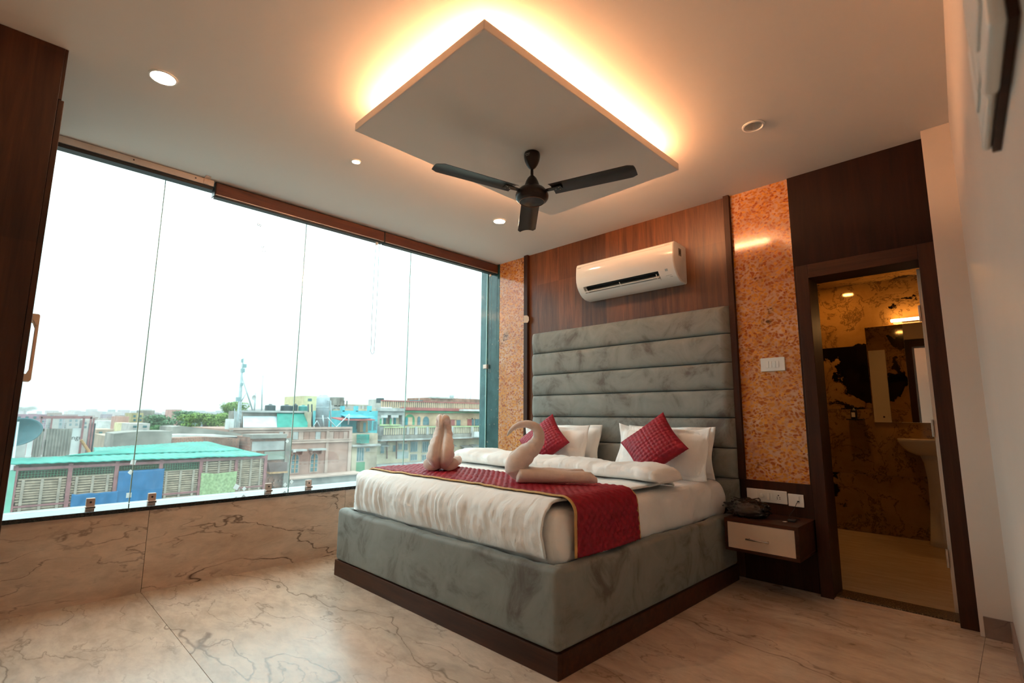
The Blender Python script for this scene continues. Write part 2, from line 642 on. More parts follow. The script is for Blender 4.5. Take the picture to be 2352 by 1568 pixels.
for a in ((PX0+IN-.012, PX0+IN, PY0+IN, PY1-IN), (PX1-IN, PX1-IN+.012, PY0+IN, PY1-IN),
          (PX0+IN, PX1-IN, PY0+IN-.012, PY0+IN), (PX0+IN, PX1-IN, PY1-IN, PY1-IN+.012)):
    s_ = bx('led_strip', M['led'], (*a, 2.686, 2.702), dp)

# window wall --------------------------------------------------------
wl = bx('wall_left', M['parapet'], (-.26, -.014, -4.4, 0, -.15, .486))
tag(wl, 'low window parapet clad in brown veined marble', None, None, 'structure')
for k, (a, b) in enumerate(((-4.4, -3.012), (-3.012, -1.70), (-1.70, 0))):
    bxo('marble_panel', M['parapet'], (-.014, 0, a+.0012, b-.0012, 0, .486), wl, (.3*k, 2.3*k, .17*k+.2))
sill = bx('trim_1', M['granite'], (-.28, .010, -4.4, -.001, .487, .512), None, .003)
tag(sill, 'polished black granite window sill', None, None, 'structure')
win = empty('window_1', (-.2, -2.1, .512), 'frameless floor-to-ceiling glass window over the city', None, None, 'structure')
lint = bx('head_channel', M['black'], (-.23, -.17, -4.4, -.001, 2.728, H-.001), win)
py = [-4.4, -3.09, -2.08, -1.035, -.004]
panes = []
for i in range(4):
    panes.append(bx('pane', M['glass'], (-.205, -.195, py[i]+.003, py[i+1]-.003, .514, 2.728), win))
for y in (-3.09, -2.08, -1.035):
    bx('sealant_strip', M['glass_edge'], (-.204, -.196, y-.0028, y+.0028, .514, 2.728), win)
bx('sealant_strip', M['glass_edge'], (-.206, -.194, -.010, -.003, .514, 2.728), win)
def clip(y, m):
    c = MB()
    c.box(-.194, -.186, y-.022, y+.022, .513, .565)
    c.box(-.214, -.206, y-.022, y+.022, .513, .565)
    c.box(-.214, -.165, y-.024, y+.024, .5125, .519)
    o = c.build('glass_clip', m, win, bevel=.003)
    s = MB().lathe([(.006, 0), (.006, .003), (.003, .0035)], (0, 0), 12)
    me = s.mesh('screw', M['black'])
    so = bpy.data.objects.new('screw', me)
    so.matrix_world = Matrix.Translation((-.186, y, .542)) @ Matrix.Rotation(pi/2, 4, 'Y')
    COL.objects.link(so)
    setp(so, o)
M['clip'] = plain('rose_steel_clip', (.66, .50, .42), .2, .35, .5, .1, 20)
for y in (-4.05, -3.285, -2.97, -2.232, -1.921, -1.25, -.9, -.2):
    clip(y, M['clip'])
bx('glass_clip', M['clip'], (-.225, -.165, -.034, -.003, 1.60, 1.645), win, .003)
# rail for the missing blind
rail = bx('trim_2', M['alu'], (-.045, -.030, -4.4, -2.83, 2.704, 2.747))
bx('black_track', M['black'], (-.085, -.046, -4.4, -2.83, 2.682, 2.747), rail)
tag(rail, 'bare aluminium mounting rail above the window', None, None, 'structure')
for y in (-3.80, -3.30, -2.945):
    s = MB().lathe([(.005, 0), (.005, .002)], (0, 0), 10)
    so = bpy.data.objects.new('screw', s.mesh('screw', M['black']))
    so.matrix_world = Matrix.Translation((-.030, y, 2.728)) @ Matrix.Rotation(pi/2, 4, 'Y')
    COL.objects.link(so)
    setp(so, rail)
bk = MB()
bk.box(-.0298, -.0265, -2.895, -2.862, 2.706, 2.745)
bk.box(-.0298, .022, -2.895, -2.862, 2.744, 2.7475)
bko = bk.build('bracket', M['alu'], rail, bevel=.001)
# pencil marks left on the second pane
def mark(txt, u, v, size, rot, pane):
    p = on(u, v, 'x', -.194)
    me = text_mesh(txt, size, M['mark'], 'pencil_mark')
    o = bpy.data.objects.new('pencil_mark', me)
    o.matrix_world = Matrix.Translation(p) @ Matrix.Rotation(pi/2, 4, 'Z') @ Matrix.Rotation(pi/2, 4, 'X') @ Matrix.Rotation(rot, 4, 'Z')
    COL.objects.link(o)
    setp(o, pane)
M['mark'] = plain('faint_pencil', (.60, .64, .64), .8)
mark('B', 595, 516, .045, radians(-110), panes[1])
ring = MB()
pc = on(596, 514, 'x', -.1935)
ring.tube([(pc.x, pc.y+.032*cos(t)*.8, pc.z+.04*sin(t)) for t in [2*pi*i/28 for i in range(29)]], .0008, 4, False)
ring.build('pencil_mark', M['mark'], panes[1])
mark('11/5/2', 603, 565, .04, radians(-75), panes[1])
# paper stickers left on the glass
def paperm():
    m = NT('paper_sticker')
    t = m.n('BsdfTranslucent')
    t.inputs[0].default_value = (.86, .88, .87, 1)
    x = m.n('MixShader')
    x.inputs[0].default_value = .25
    m.set((.8, .8, .78), .8)
    m.l(t.outputs[0], x.inputs[1])
    m.l(m.b.outputs[0], x.inputs[2])
    m.l(x.outputs[0], m.out.inputs[0])
    return m.m
M['paper'] = paperm()
for (u, v, s, a, k) in ((306, 1061, .022, .6, 0), (300, 1084, .018, .1, 1), (296, 1137, .022, .8, 1), (543, 1118, .026, .3, 1), (561, 1122, .017, 0, 1),
                        (660, 1013, .016, .1, 1), (677, 1035, .018, .75, 2), (670, 1106, .017, .05, 2), (655, 1113, .018, .1, 1)):
    p = on(u, v, 'x', -.193)
    pts = [(p.y+s*cos(a+q)*.9, p.z+s*sin(a+q)) for q in (0, pi/2, pi, 3*pi/2)]
    MB().prism(pts, 'x', -.1945, -.1935).build('paper_sticker', M['paper'], panes[min(3, k+0)])

# headboard wall ------------------------------------------------------
wb_ = MB()
wb_.box(-.309, 2.95, .012, .14, -.15, H)
wb_.box(2.95, 3.668, .012, .14, 2.10, H)
wb_.box(3.668, 4.3, .012, .14, -.15, H)
wback = wb_.build('wall_back', M['paint'])
tag(wback, 'headboard wall with wood cladding and orange stone strips', None, None, 'structure')
bx('stone_panel', M['greenmarble'], (-.309, -.006, 0, .012, -.15, H), wback)
bx('stone_panel', M['agate'], (-.004, .394, 0, .012, 0, H), wback)
bx('wood_cladding', M['wood'], (.443, 2.48, 0, .012, 0, H), wback)
bx('stone_panel', M['agate'], (2.52, 2.921, 0, .012, .66, H), wback)
bx('lower_panel', M['wood_frame'], (2.48, 2.946, -.006, .012, 0, .66), wback)
bx('overdoor_panel', M['wood_dark'], (2.921, 3.672, -.012, .012, 2.094, H), wback)
bx('edge_strip', M['wood_frame'], (2.921, 2.946, -.010, .012, .66, 2.094), wback)
t1 = bx('trim_3', M['wood_frame'], (.394, .443, -.035, .0115, 0, H-.001))
tag(t1, 'dark wooden edge batten beside the left orange stone strip', None, None, 'structure')
tp = MB()
tp.prism([(.398, 2.035), (.452, 2.03), (.470, 2.052), (.466, 2.088), (.444, 2.106), (.398, 2.11)], 'y', -.0385, -.0352)
tp.build('tape_strip', plain('masking_tape', (.62, .45, .32), .7), t1)
t2 = bx('trim_4', M['wood_frame'], (2.48, 2.52, -.035, .0115, .66, H-.001))
tag(t2, 'dark wooden edge batten beside the right orange stone strip', None, None, 'structure')

# bathroom door -------------------------------------------------------
door = empty('door_1', (3.3, 0, 0), 'dark wooden bathroom door frame with open leaf', None, None, 'structure')
bx('jamb', M['wood_frame'], (2.946, 3.017, -.06, .15, 0, 2.094), door, .002)
bx('jamb', M['wood_frame'], (3.592, 3.671, -.06, .15, 0, 2.094), door, .002)
bx('head', M['wood_frame_x'], (3.017, 3.592, -.06, .15, 2.002, 2.094), door, .002)
leaf = bx('door_leaf', M['cream'], (3.556, 3.590, .152, .72, .012, 1.998), door, .002)
for z in (.30, 1.03, 1.72):
    bx('hinge', M['chrome'], (3.545, 3.556, .146, .162, z-.05, z+.05), leaf, .001)
th = bx('trim_5', M['thresh'], (3.017, 3.592, -.005, .145, -.01, .016), None, .002)
tag(th, 'speckled granite threshold under the bathroom door', None, None, 'structure')
th2 = bx('trim_6', M['floor'], (3.017, 3.592, -.058, -.006, 0.0002, .007))
tag(th2, 'thin marble strip in front of the granite threshold', None, None, 'structure')

# right pier and wall -------------------------------------------------
pier = bx('wall_pier', M['paint'], (3.672, 3.806, -.118, .0115, 0, H-.001))
tag(pier, 'narrow painted wall pier between door frame and side wall', None, None, 'structure')
bs = bx('baseboard_back', M['skirt'], (3.690, 3.7995, -.130, -.1185, 0, .10), None, .002)
tag(bs, 'short brown stone skirting at the foot of the pier', None, None, 'structure')
rw = MB().prism([(xw(-.10), -.10), (xw(-4.5), -4.5), (xw(-4.5)+.3, -4.5), (xw(-.10)+.3, -.10)], 'z', -.15, H).build('wall_right', M['paint'])
tag(rw, 'plain off-white side wall beside the bathroom door', None, None, 'structure')
br = MB().prism([(xw(-.135)-.0005, -.135), (xw(-4.39)-.0005, -4.39), (xw(-4.39)-.012, -4.39), (xw(-.135)-.012, -.135)], 'z', 0, .10).build('baseboard_right', M['skirt'])
tag(br, 'brown stone skirting along the right wall', None, None, 'structure')
wf = bx('wall_front', M['paint'], (-.27, 4.3, -4.55, -4.4, -.15, H))
tag(wf, 'plain painted wall opposite the headboard', None, None, 'structure')

# bathroom -----------------------------------------------------------
bf = bx('bathroom_floor', M['bathfloor'], (1.95, 4.3, .146, 2.45, -.15, -.002))
tag(bf, 'tan bathroom floor beyond the doorway', None, None, 'structure')
bw = bx('wall_bathroom', M['grout'], (1.95, 4.3, 2.312, 2.45, -.15, 2.5))
tag(bw, 'bathroom wall of black and gold marble slabs', None, None, 'structure')
zs_ = [0, .548, 1.178, 1.809, 2.44]
offs = [(.2, 0, .9), (1.3, .4, 2.2), (.1, .2, 3.15), (2.1, .7, .35)]
for i in range(4):
    for j, (a, b) in enumerate(((1.95, 3.50), (3.50, 4.3))):
        bxo('marble_slab', M['bathmarble'], (a+.001, b-.001, 2.30, 2.312, zs_[i]+.0012, zs_[i+1]-.0012), bw, (offs[i][0]+j*1.7, offs[i][1], offs[i][2]))
bl = bx('wall_bathroom_side', M['bathmarble'], (1.85, 1.95, .14, 2.45, -.15, 2.5))
tag(bl, 'bathroom side wall of dark marble', None, None, 'structure')
br2 = bx('wall_bathroom_right', M['bathmarble'], (4.3, 4.4, .14, 2.45, -.15, 2.5))
tag(br2, 'far right bathroom wall of dark marble', None, None, 'structure')
bc = bx('ceiling_bathroom', M['bathmarble'], (1.85, 4.4, .14, 2.45, 2.44, 2.5))
tag(bc, 'low bathroom ceiling panelled in black and gold', None, None, 'structure')
for a, b in ((1.95, 2.42), (2.42, 2.944)):
    bxo('marble_slab', M['bathmarble'], (a+.001, b-.001, .1402, .150, 0, 2.44), wback, (a*2, .3, a))
#@@OBJECTS
# ================================================================== BED
def fbm(x, y, z=0, o=4):
    return noise.fractal(Vector((x, y, z)), .6, 2.1, o, noise_basis='PERLIN_ORIGINAL')
BX0, BX1, BY0, BY1 = .474, 2.467, -2.0, -.085
bed = empty('bed', (1.47, -1.05, 0), 'large bed base upholstered in grey velvet on a dark wooden plinth', 'bed')
pl = MB()
pl.box(BX0, BX1, BY0, BY0+.03, 0, .1)
pl.box(BX0, BX0+.03, BY0+.03, BY1, 0, .1)
pl.box(BX1-.03, BX1, BY0+.03, BY1, 0, .1)
pl.box(BX0+.03, BX1-.03, BY1-.03, BY1, 0, .1)
pl.build('plinth', M['wood_plinth'], bed, bevel=.002)
def soft_rail(a, name, seed):
    # a padded rail with a rounded, slightly lumpy top
    x0, x1, y0, y1 = a
    m = MB()
    lx, ly = x1-x0, y1-y0
    nx, ny = max(3, int(lx/.03)), max(3, int(ly/.03))
    bm = bmesh.new()
    bmesh.ops.create_cube(bm, size=1)
    bmesh.ops.scale(bm, vec=(lx, ly, .335), verts=bm.verts)
    bmesh.ops.translate(bm, vec=((x0+x1)/2, (y0+y1)/2, .1+.335/2), verts=bm.verts)
    bmesh.ops.bevel(bm, geom=[e for e in bm.edges], offset=.028, segments=5, profile=.5, affect='EDGES')
    bmesh.ops.subdivide_edges(bm, edges=[e for e in bm.edges if e.calc_length() > .4], cuts=36, use_grid_fill=True)
    for v in bm.verts:
        n = fbm(v.co.x*5+seed, v.co.y*5, v.co.z*5, 3)
        if v.co.z > .38:
            v.co.z += .010*n
    me = bpy.data.meshes.new(name)
    bm.to_mesh(me)
    bm.free()
    me.materials.append(M['velvet'])
    o = bpy.data.objects.new(name, me)
    finish(o, bed, True)
    return o
soft_rail((BX0, BX1, BY0, BY0+.075), 'foot_rail', 0)
soft_rail((BX0, BX0+.075, BY0+.03, BY1), 'side_rail', 3)
soft_rail((BX1-.075, BX1, BY0+.03, BY1), 'side_rail', 6)
bx('bed_deck', M['velvet'], (BX0+.07, BX1-.07, BY0+.07, BY1-.005, .36, .398), bed)

# headboard
hb = empty('headboard', (1.5, -.04, .4), 'grey velvet headboard of seven horizontal padded channels', 'headboard')
bx('backing', M['wood_dark'], (.525, 2.479, -.02, -.001, .44, 1.90), hb)
zr = [.45, .662, .870, 1.084, 1.286, 1.484, 1.695, 1.902]
def channel(z0, z1, k):
    nx = 60
    x0, x1 = .523, 2.4785
    sect = []
    n = 16
    for i in range(n+1):
        t = i/n*pi
        c, s = cos(t), sin(t)
        sect.append((-.02-.062*(abs(s)**.42), (z0+z1)/2-(z1-z0-.003)/2*(abs(c)**.55)*(1 if c > 0 else -1)))
    m = MB()
    def fn(a, b):
        j = int(round(b*n))
        d, z = sect[j]
        x = x0+(x1-x0)*a
        e = min(a, 1-a)*(x1-x0)
        q = min(1, e/.045)
        r = sqrt(max(0, 1-(1-q)**2))
        dd = -.02+(d+.02)*(.25+.75*r)
        dd += .004*fbm(x*3, z*5, k, 3)*r*(1 if 0 < j < n else 0)
        return (x, dd, z)
    m.grid(fn, nx, n)
    m.f.append(tuple([j*(nx+1) for j in range(n+1)]))
    m.f.append(tuple([j*(nx+1)+nx for j in reversed(range(n+1))]))
    m.build('channel_cushion', M['velvet'], hb, True)
for k in range(7):
    channel(zr[k], zr[k+1], k)

# mattress in a fitted sheet ------------------------------------------
MX0, MX1, MY0, MY1, MZ0, MZ1 = .556, 2.398, -1.918, -.112, .399, .655
def rbox(x0, x1, y0, y1, z0, z1, r, fn=None, nx=70, ny=70, nzz=10, bulge=0.0):
    # rounded box from six grids welded together
    m = MB()
    def rp(p):
        c = Vector((min(max(p[0], x0+r), x1-r), min(max(p[1], y0+r), y1-r), min(max(p[2], z0+r), z1-r)))
        d = Vector(p)-c
        if d.length > 1e-9:
            q = c+d.normalized()*r
        else:
            q = Vector(p)
        return fn(q, d.normalized() if d.length > 1e-9 else Vector((0, 0, 1))) if fn else q
    L_ = lambda a, b, t: a+(b-a)*t
    m.grid(lambda a, b: rp((L_(x0, x1, a), L_(y0, y1, b), z1)), nx, ny)
    m.grid(lambda a, b: rp((L_(x0, x1, a), L_(y0, y1, b), z0)), nx, ny)
    for y in (y0, y1):
        m.grid(lambda a, b: rp((L_(x0, x1, a), y, L_(z0, z1, b))), nx, nzz)
    for x in (x0, x1):
        m.grid(lambda a, b: rp((x, L_(y0, y1, a), L_(z0, z1, b))), ny, nzz)
    me = bpy.data.meshes.new('t')
    me.from_pydata(m.v, [], m.f)
    bm = bmesh.new()
    bm.from_mesh(me)
    bmesh.ops.remove_doubles(bm, verts=bm.verts, dist=.0004)
    bmesh.ops.recalc_face_normals(bm, faces=bm.faces)
    bm.to_mesh(me)
    bm.free()
    return me
def mfn(p, d):
    p = p.copy()
    t = (p.z-MZ0)/(MZ1-MZ0)
    if abs(d.x) > .3:
        # diagonal stretch folds in the sheet side
        g = sin((p.y*14+p.z*11)+2.2*fbm(p.y*2.5, p.z*2, 4))
        p.x += (1 if d.x > 0 else -1)*(.018*sin(pi*min(1, max(0, t)))+.011*g*(1-t*.5)+.006*fbm(p.y*9, p.z*6))
    if abs(d.y) > .3:
        g = sin(p.x*26+p.z*6+2*fbm(p.x*3, p.z*2, 8))
        p.y += (1 if d.y > 0 else -1)*(.014*sin(pi*min(1, max(0, t)))+.004*g)
    return p
me = rbox(MX0, MX1, MY0, MY1, MZ0, MZ1, .055, mfn, 60, 110, 14)
me.materials.append(M['sheet'])
mat_o = bpy.data.objects.new('mattress', me)
finish(mat_o, None, True)
tag(mat_o, 'mattress in a tight white fitted sheet inside the grey bed base', 'mattress')

# duvet ---------------------------------------------------------------
DX0, DX1, DYF = .512, 2.372, -1.942
TOP = .700
def duvet():
    # profile along the bed: (y, z) with the fold-back roll near the pillows
    prof = [(-.72, .672), (-.74, .690), (-.78, .698)]
    y = -.82
    while y > -1.83:
        prof.append((y, TOP+.004*sin(y*7)))
        y -= .022
    r = .085
    for i in range(9):
        a = i/8*pi/2
        prof.append((DYF+r-r*sin(a), TOP-r+r*cos(a)))
    z = TOP-r
    while z > .438:
        z -= .011
        prof.append((DYF, max(z, .438)))
    prof.append((DYF+.003, .438))
    n = len(prof)-1
    nx = 170
    rl = .09
    def fn(a, b):
        yb, zb = prof[int(round(b*n))]
        roll = 0
        # left side rolls down over the mattress edge, right side ends on top of it
        s = a*2.14
        if s < .24:
            x, dz = DX0, .24-s+rl*.57
        elif s < .24+rl*pi/2:
            q = (s-.24)/rl
            x, dz = DX0+rl-rl*cos(q), rl-rl*sin(q)
        else:
            x, dz = DX0+rl+(s-.24-rl*pi/2), 0
        xr = DX1+(.02 if roll else 0)
        if x > xr-.04:
            q = min(1, (x-(xr-.04))/.09)
            x = xr-.04+.04*sin(q*pi/2)
            dz += (.045 if zb > .6 else .0)*(1-cos(q*pi/2))
            if roll:
                dz += .05*(1-cos(q*pi/2))*max(0, (zb-.69)/.09)
        zz = zb-dz
        yy = yb
        fl = .443+.004*sin(x*9)
        hang = 0
        if zz < fl:
            zz = fl-.004*(fl-zz)
        if yb <= DYF+.02:
            t = (TOP-zb)/.27
            g = fbm(x*7, 3, 2, 3)
            fold = sin(x*38+7*fbm(x*2.4, 5, 1, 3)+zb*9*g)
            tt = min(1, t)
            hang = sin(pi*min(.93, tt))**.8*(.010*fold*(.3+1.4*abs(fbm(x*2.2, 9, 4, 2)))+.012*fbm(x*7, zb*6, 6, 4))-.030*sin(pi*tt)+.005*tt**4
            yy += hang
        if dz > rl*.9 and x < DX0+.02:
            t = min(1, dz/.25)
            x += t*(.008*sin(yb*42+4*fbm(yb*3, 1, 2)))-.010*sin(pi*t)
        if yb > DYF+.03:
            zz += .006*fbm(x*3.1, yb*3.3, 1, 4)+(.014*fbm(x*2.2, yb*4, 9, 3) if roll and dz < .01 else 0)
            if roll:
                yy += .022*fbm(x*1.7, 3.3, 5, 3)
                zz += .016*math.exp(-((x-.78)/.25)**2)*(1 if zb > .74 else .3)
        # round the foot corner in plan
        R_ = .13
        cx, cy = DX0+R_, DYF+R_
        if x < cx and yy < cy:
            d = sqrt((x-cx)**2+(yy-cy)**2)
            if d > R_:
                x = cx+(x-cx)*R_/d
                yy = cy+(yy-cy)*R_/d
        return (x, yy, zz)
    m = MB().grid(fn, nx, n)
    root = empty('duvet', (1.45, -1.3, .656))
    o = m.build('duvet_body', M['sheet'], root, True)
    so = o.modifiers.new('solid', 'SOLIDIFY')
    so.thickness = .010
    so.offset = -1
    # the folded-back upper end, a soft flat roll with a pointed flange
    def rf_(a, b):
        th = 2*pi*a
        x = .50+(2.425-.50)*b
        e0, e1 = min(1, (x-.50)/.10), min(1, (2.425-x)/.16)
        e = sqrt(max(0, 1-(1-e0)**2))*sqrt(max(0.0, 1-(1-e1)**2))
        hw = (.195+.018*fbm(x*1.6, 2, 7, 3))*(.70+.30*e)
        hh = (.048+.008*fbm(x*2.3, 8, 1, 3)+.012*math.exp(-((x-.72)/.22)**2))*(.18+.82*e)
        c, d = cos(th), sin(th)
        y = -.865+.02*fbm(x*1.2, 4, 3, 2)+hw*(abs(c)**.75)*(1 if c > 0 else -1)-.03*(1-e1)
        z = TOP+.003+hh+hh*(abs(d)**.8)*(1 if d > 0 else -1)*(1-.12*c)
        w_ = .010*fbm(x*6, y*9, 5, 4)+.008*(1-e)*sin(th*7+x*30)
        return (x, y+w_*c, z+w_*max(0, d))
    q_ = MB().grid(rf_, 40, 150, True)
    q_.f.append(tuple(range(40)))
    q_.f.append(tuple(150*40+k for k in reversed(range(40))))
    q_.build('folded_end', M['sheet'], root, True)
    o = root
    tag(o, 'white duvet folded back below the pillows and hanging over the bed foot', 'duvet')
    return o
duvet()

# red runner ----------------------------------------------------------
def runner():
    y0, y1 = -1.815, -1.325
    zt = TOP+.011
    r = .075
    xe = 2.437
    pts = []
    x = .536
    # left end just turns over the duvet edge
    pts += [(.518, .622), (.522, .65), (.535, .675), (.556, .694), (.585, .706)]
    x = .61
    while x < xe-r-.01:
        pts.append((x, zt))
        x += .0085
    for i in range(11):
        a = i/10*pi/2
        pts.append((xe-r+r*sin(a), zt-r+r*cos(a)))
    z = zt-r
    while z > .452:
        z -= .0085
        pts.append((xe, z))
    n = len(pts)-1
    acc = [0]
    for i in range(n):
        acc.append(acc[-1]+sqrt((pts[i+1][0]-pts[i][0])**2+(pts[i+1][1]-pts[i][1])**2))
    ny = 62
    def pos(i, b, lift):
        x, z = pts[i]
        a, c = pts[max(0, i-1)], pts[min(n, i+1)]
        tx, tz = c[0]-a[0], c[1]-a[1]
        l = sqrt(tx*tx+tz*tz)
        nx_, nz_ = -tz/l, tx/l
        t = max(0, min(1, (acc[i]-1.72)/.55))
        wob = .014*fbm(acc[i]*2.2, 1.5, 3, 3)*(1-t)
        ya = y0+wob-.012*t
        yb = y1+.012*fbm(acc[i]*1.9, 7.5, 3, 3)*(1-t)+.05*t*t
        y = ya+(yb-ya)*b
        zo = .006*fbm(x*3.1, y*3.3, 1, 4)*(1-t)
        bul = .012*sin(pi*b)*t
        return (x+nx_*(lift+bul), y, z+nz_*lift+zo)
    def fn(a, b):
        i = int(round(a*n))
        v = .49*b
        p, q = (acc[i]+v)/.046, (acc[i]-v)/.046
        lift = .010*(abs(sin(p*pi/1.0))*abs(sin(q*pi/1.0)))**.5
        return pos(i, b, lift)
    root = empty('bed_runner', (1.5, -1.57, .70), 'crimson quilted bed runner with gold piping across the foot of the bed', 'bed runner')
    o = MB().grid(fn, n, ny).build('quilted_cloth', M['red'], root, True)
    so = o.modifiers.new('solid', 'SOLIDIFY')
    so.thickness = .006
    so.offset = -1
    for b, w_ in ((0, -1), (1, 1)):
        def fp(a, c):
            i = int(round(a*n))
            p = pos(i, b, .0035*(1-abs(2*c-1))+.001)
            return (p[0], p[1]+w_*(c*.021-.006), p[2])
        e = MB().grid(fp, n, 4).build('piping', M['gold'], root, True)
        so = e.modifiers.new('solid', 'SOLIDIFY')
        so.thickness = .005
        so.offset = -1
    return root
runner()

# pillows -------------------------------------------------------------
def pillow(name, w_, h_, t_, flange, loc, rot, seed, m, label, cat, group=None, n=36, puff=2.6, quilted=0, ear=.0):
    mb = MB()
    def side(sg):
        def fn(a, b):
            u, v = a*2-1, b*2-1
            hx, hy = w_/2-flange, h_/2-flange
            x, y = u*w_/2, v*h_/2
            iu, iv = min(1, abs(x)/hx), min(1, abs(y)/hy)
            th = t_/2*(max(0, 1-iu**puff)**.55)*(max(0, 1-iv**puff)**.55)
            # edges pull in between the corners
            x *= 1-.06*(1-abs(v)**2)*abs(u)**3 if not quilted else 1-.10*(1-abs(v)**1.6)*abs(u)**2
            y *= 1-.05*(1-abs(u)**2)*abs(v)**3 if not quilted else 1-.10*(1-abs(u)**1.6)*abs(v)**2
            z = sg*(th+.0025)
            wr = .012*fbm(x*6+seed, y*6, seed, 4) if not quilted else 0
            z += sg*wr*min(1, th/.03)
            if flange and th < .004:
                z += .012*sin(x*24+seed)*abs(v)+.012*sin(y*22+seed*2)*abs(u)
                y += ear*(abs(u)**6)*(.5+.5*sin(seed*3))
            if quilted:
                z += sg*.0065*(abs(sin(x/quilted*pi))*abs(sin(y/quilted*pi)))**.45*min(1, th/.02)
            return (x, y, z)
        return fn
    mb.grid(side(1), n, n)
    k = len(mb.v)
    mb.grid(side(-1), n, n)
    me = bpy.data.meshes.new(name)
    me.from_pydata(mb.v, [], mb.f)
    bm = bmesh.new()
    bm.from_mesh(me)
    bm.verts.ensure_lookup_table()
    # stitch the rim
    rim = [i for i in range(n+1)]+[j*(n+1)+n for j in range(1, n+1)]+[n*(n+1)+i for i in reversed(range(n))]+[j*(n+1) for j in reversed(range(1, n))]
    for i in range(len(rim)):
        a, b = rim[i], rim[(i+1) % len(rim)]
        try:
            bm.faces.new((bm.verts[a], bm.verts[b], bm.verts[b+k], bm.verts[a+k]))
        except ValueError:
            pass
    bmesh.ops.recalc_face_normals(bm, faces=bm.faces)
    bm.to_mesh(me)
    bm.free()
    me.materials.append(m)
    o = bpy.data.objects.new(name, me)
    o.matrix_world = Matrix.Translation(loc) @ rot
    finish(o, None, True)
    tag(o, label, cat, group)
    return o
def lean(tilt, spin=0, yaw=0):
    return Matrix.Rotation(yaw, 4, 'Z') @ Matrix.Rotation(pi/2-tilt, 4, 'X') @ Matrix.Rotation(spin, 4, 'Z')
pillow('pillow', .72, .365, .14, .03, (1.05, -.165, .836), lean(radians(10), .0, 0), 1.3, M['sheet'], 'white pillow leaning on the headboard behind another, on the window side', 'pillow', 'white pillows')
pillow('pillow', .70, .36, .14, .03, (1.035, -.326, .827), lean(radians(14), .01, .03), 2.1, M['sheet'], 'white pillow directly behind the crimson cushion on the window side', 'pillow', 'white pillows', ear=.02)
pillow('pillow', .70, .365, .14, .03, (2.03, -.169, .838), lean(radians(10), .0, 0), 4.4, M['sheet'], 'white pillow leaning on the headboard behind another, on the door side', 'pillow', 'white pillows')
pillow('pillow', .74, .36, .14, .03, (2.045, -.328, .832), lean(radians(14), -.03, .0), 5.2, M['sheet'], 'white pillow directly behind the crimson cushion on the door side', 'pillow', 'white pillows', ear=.03)
pillow('cushion', .375, .375, .13, 0, (1.055, -.485, .879), lean(radians(31), radians(45), .08), 0, M['red'], 'crimson quilted cushion set on its corner, on the window side of the bed', 'cushion', 'crimson cushions', 72, 2.2, .0268)
pillow('cushion', .385, .385, .13, 0, (2.07, -.475, .887), lean(radians(31), radians(43), -.03), 0, M['red'], 'crimson quilted cushion set on its corner, on the door side of the bed', 'cushion', 'crimson cushions', 72, 2.2, .0275)

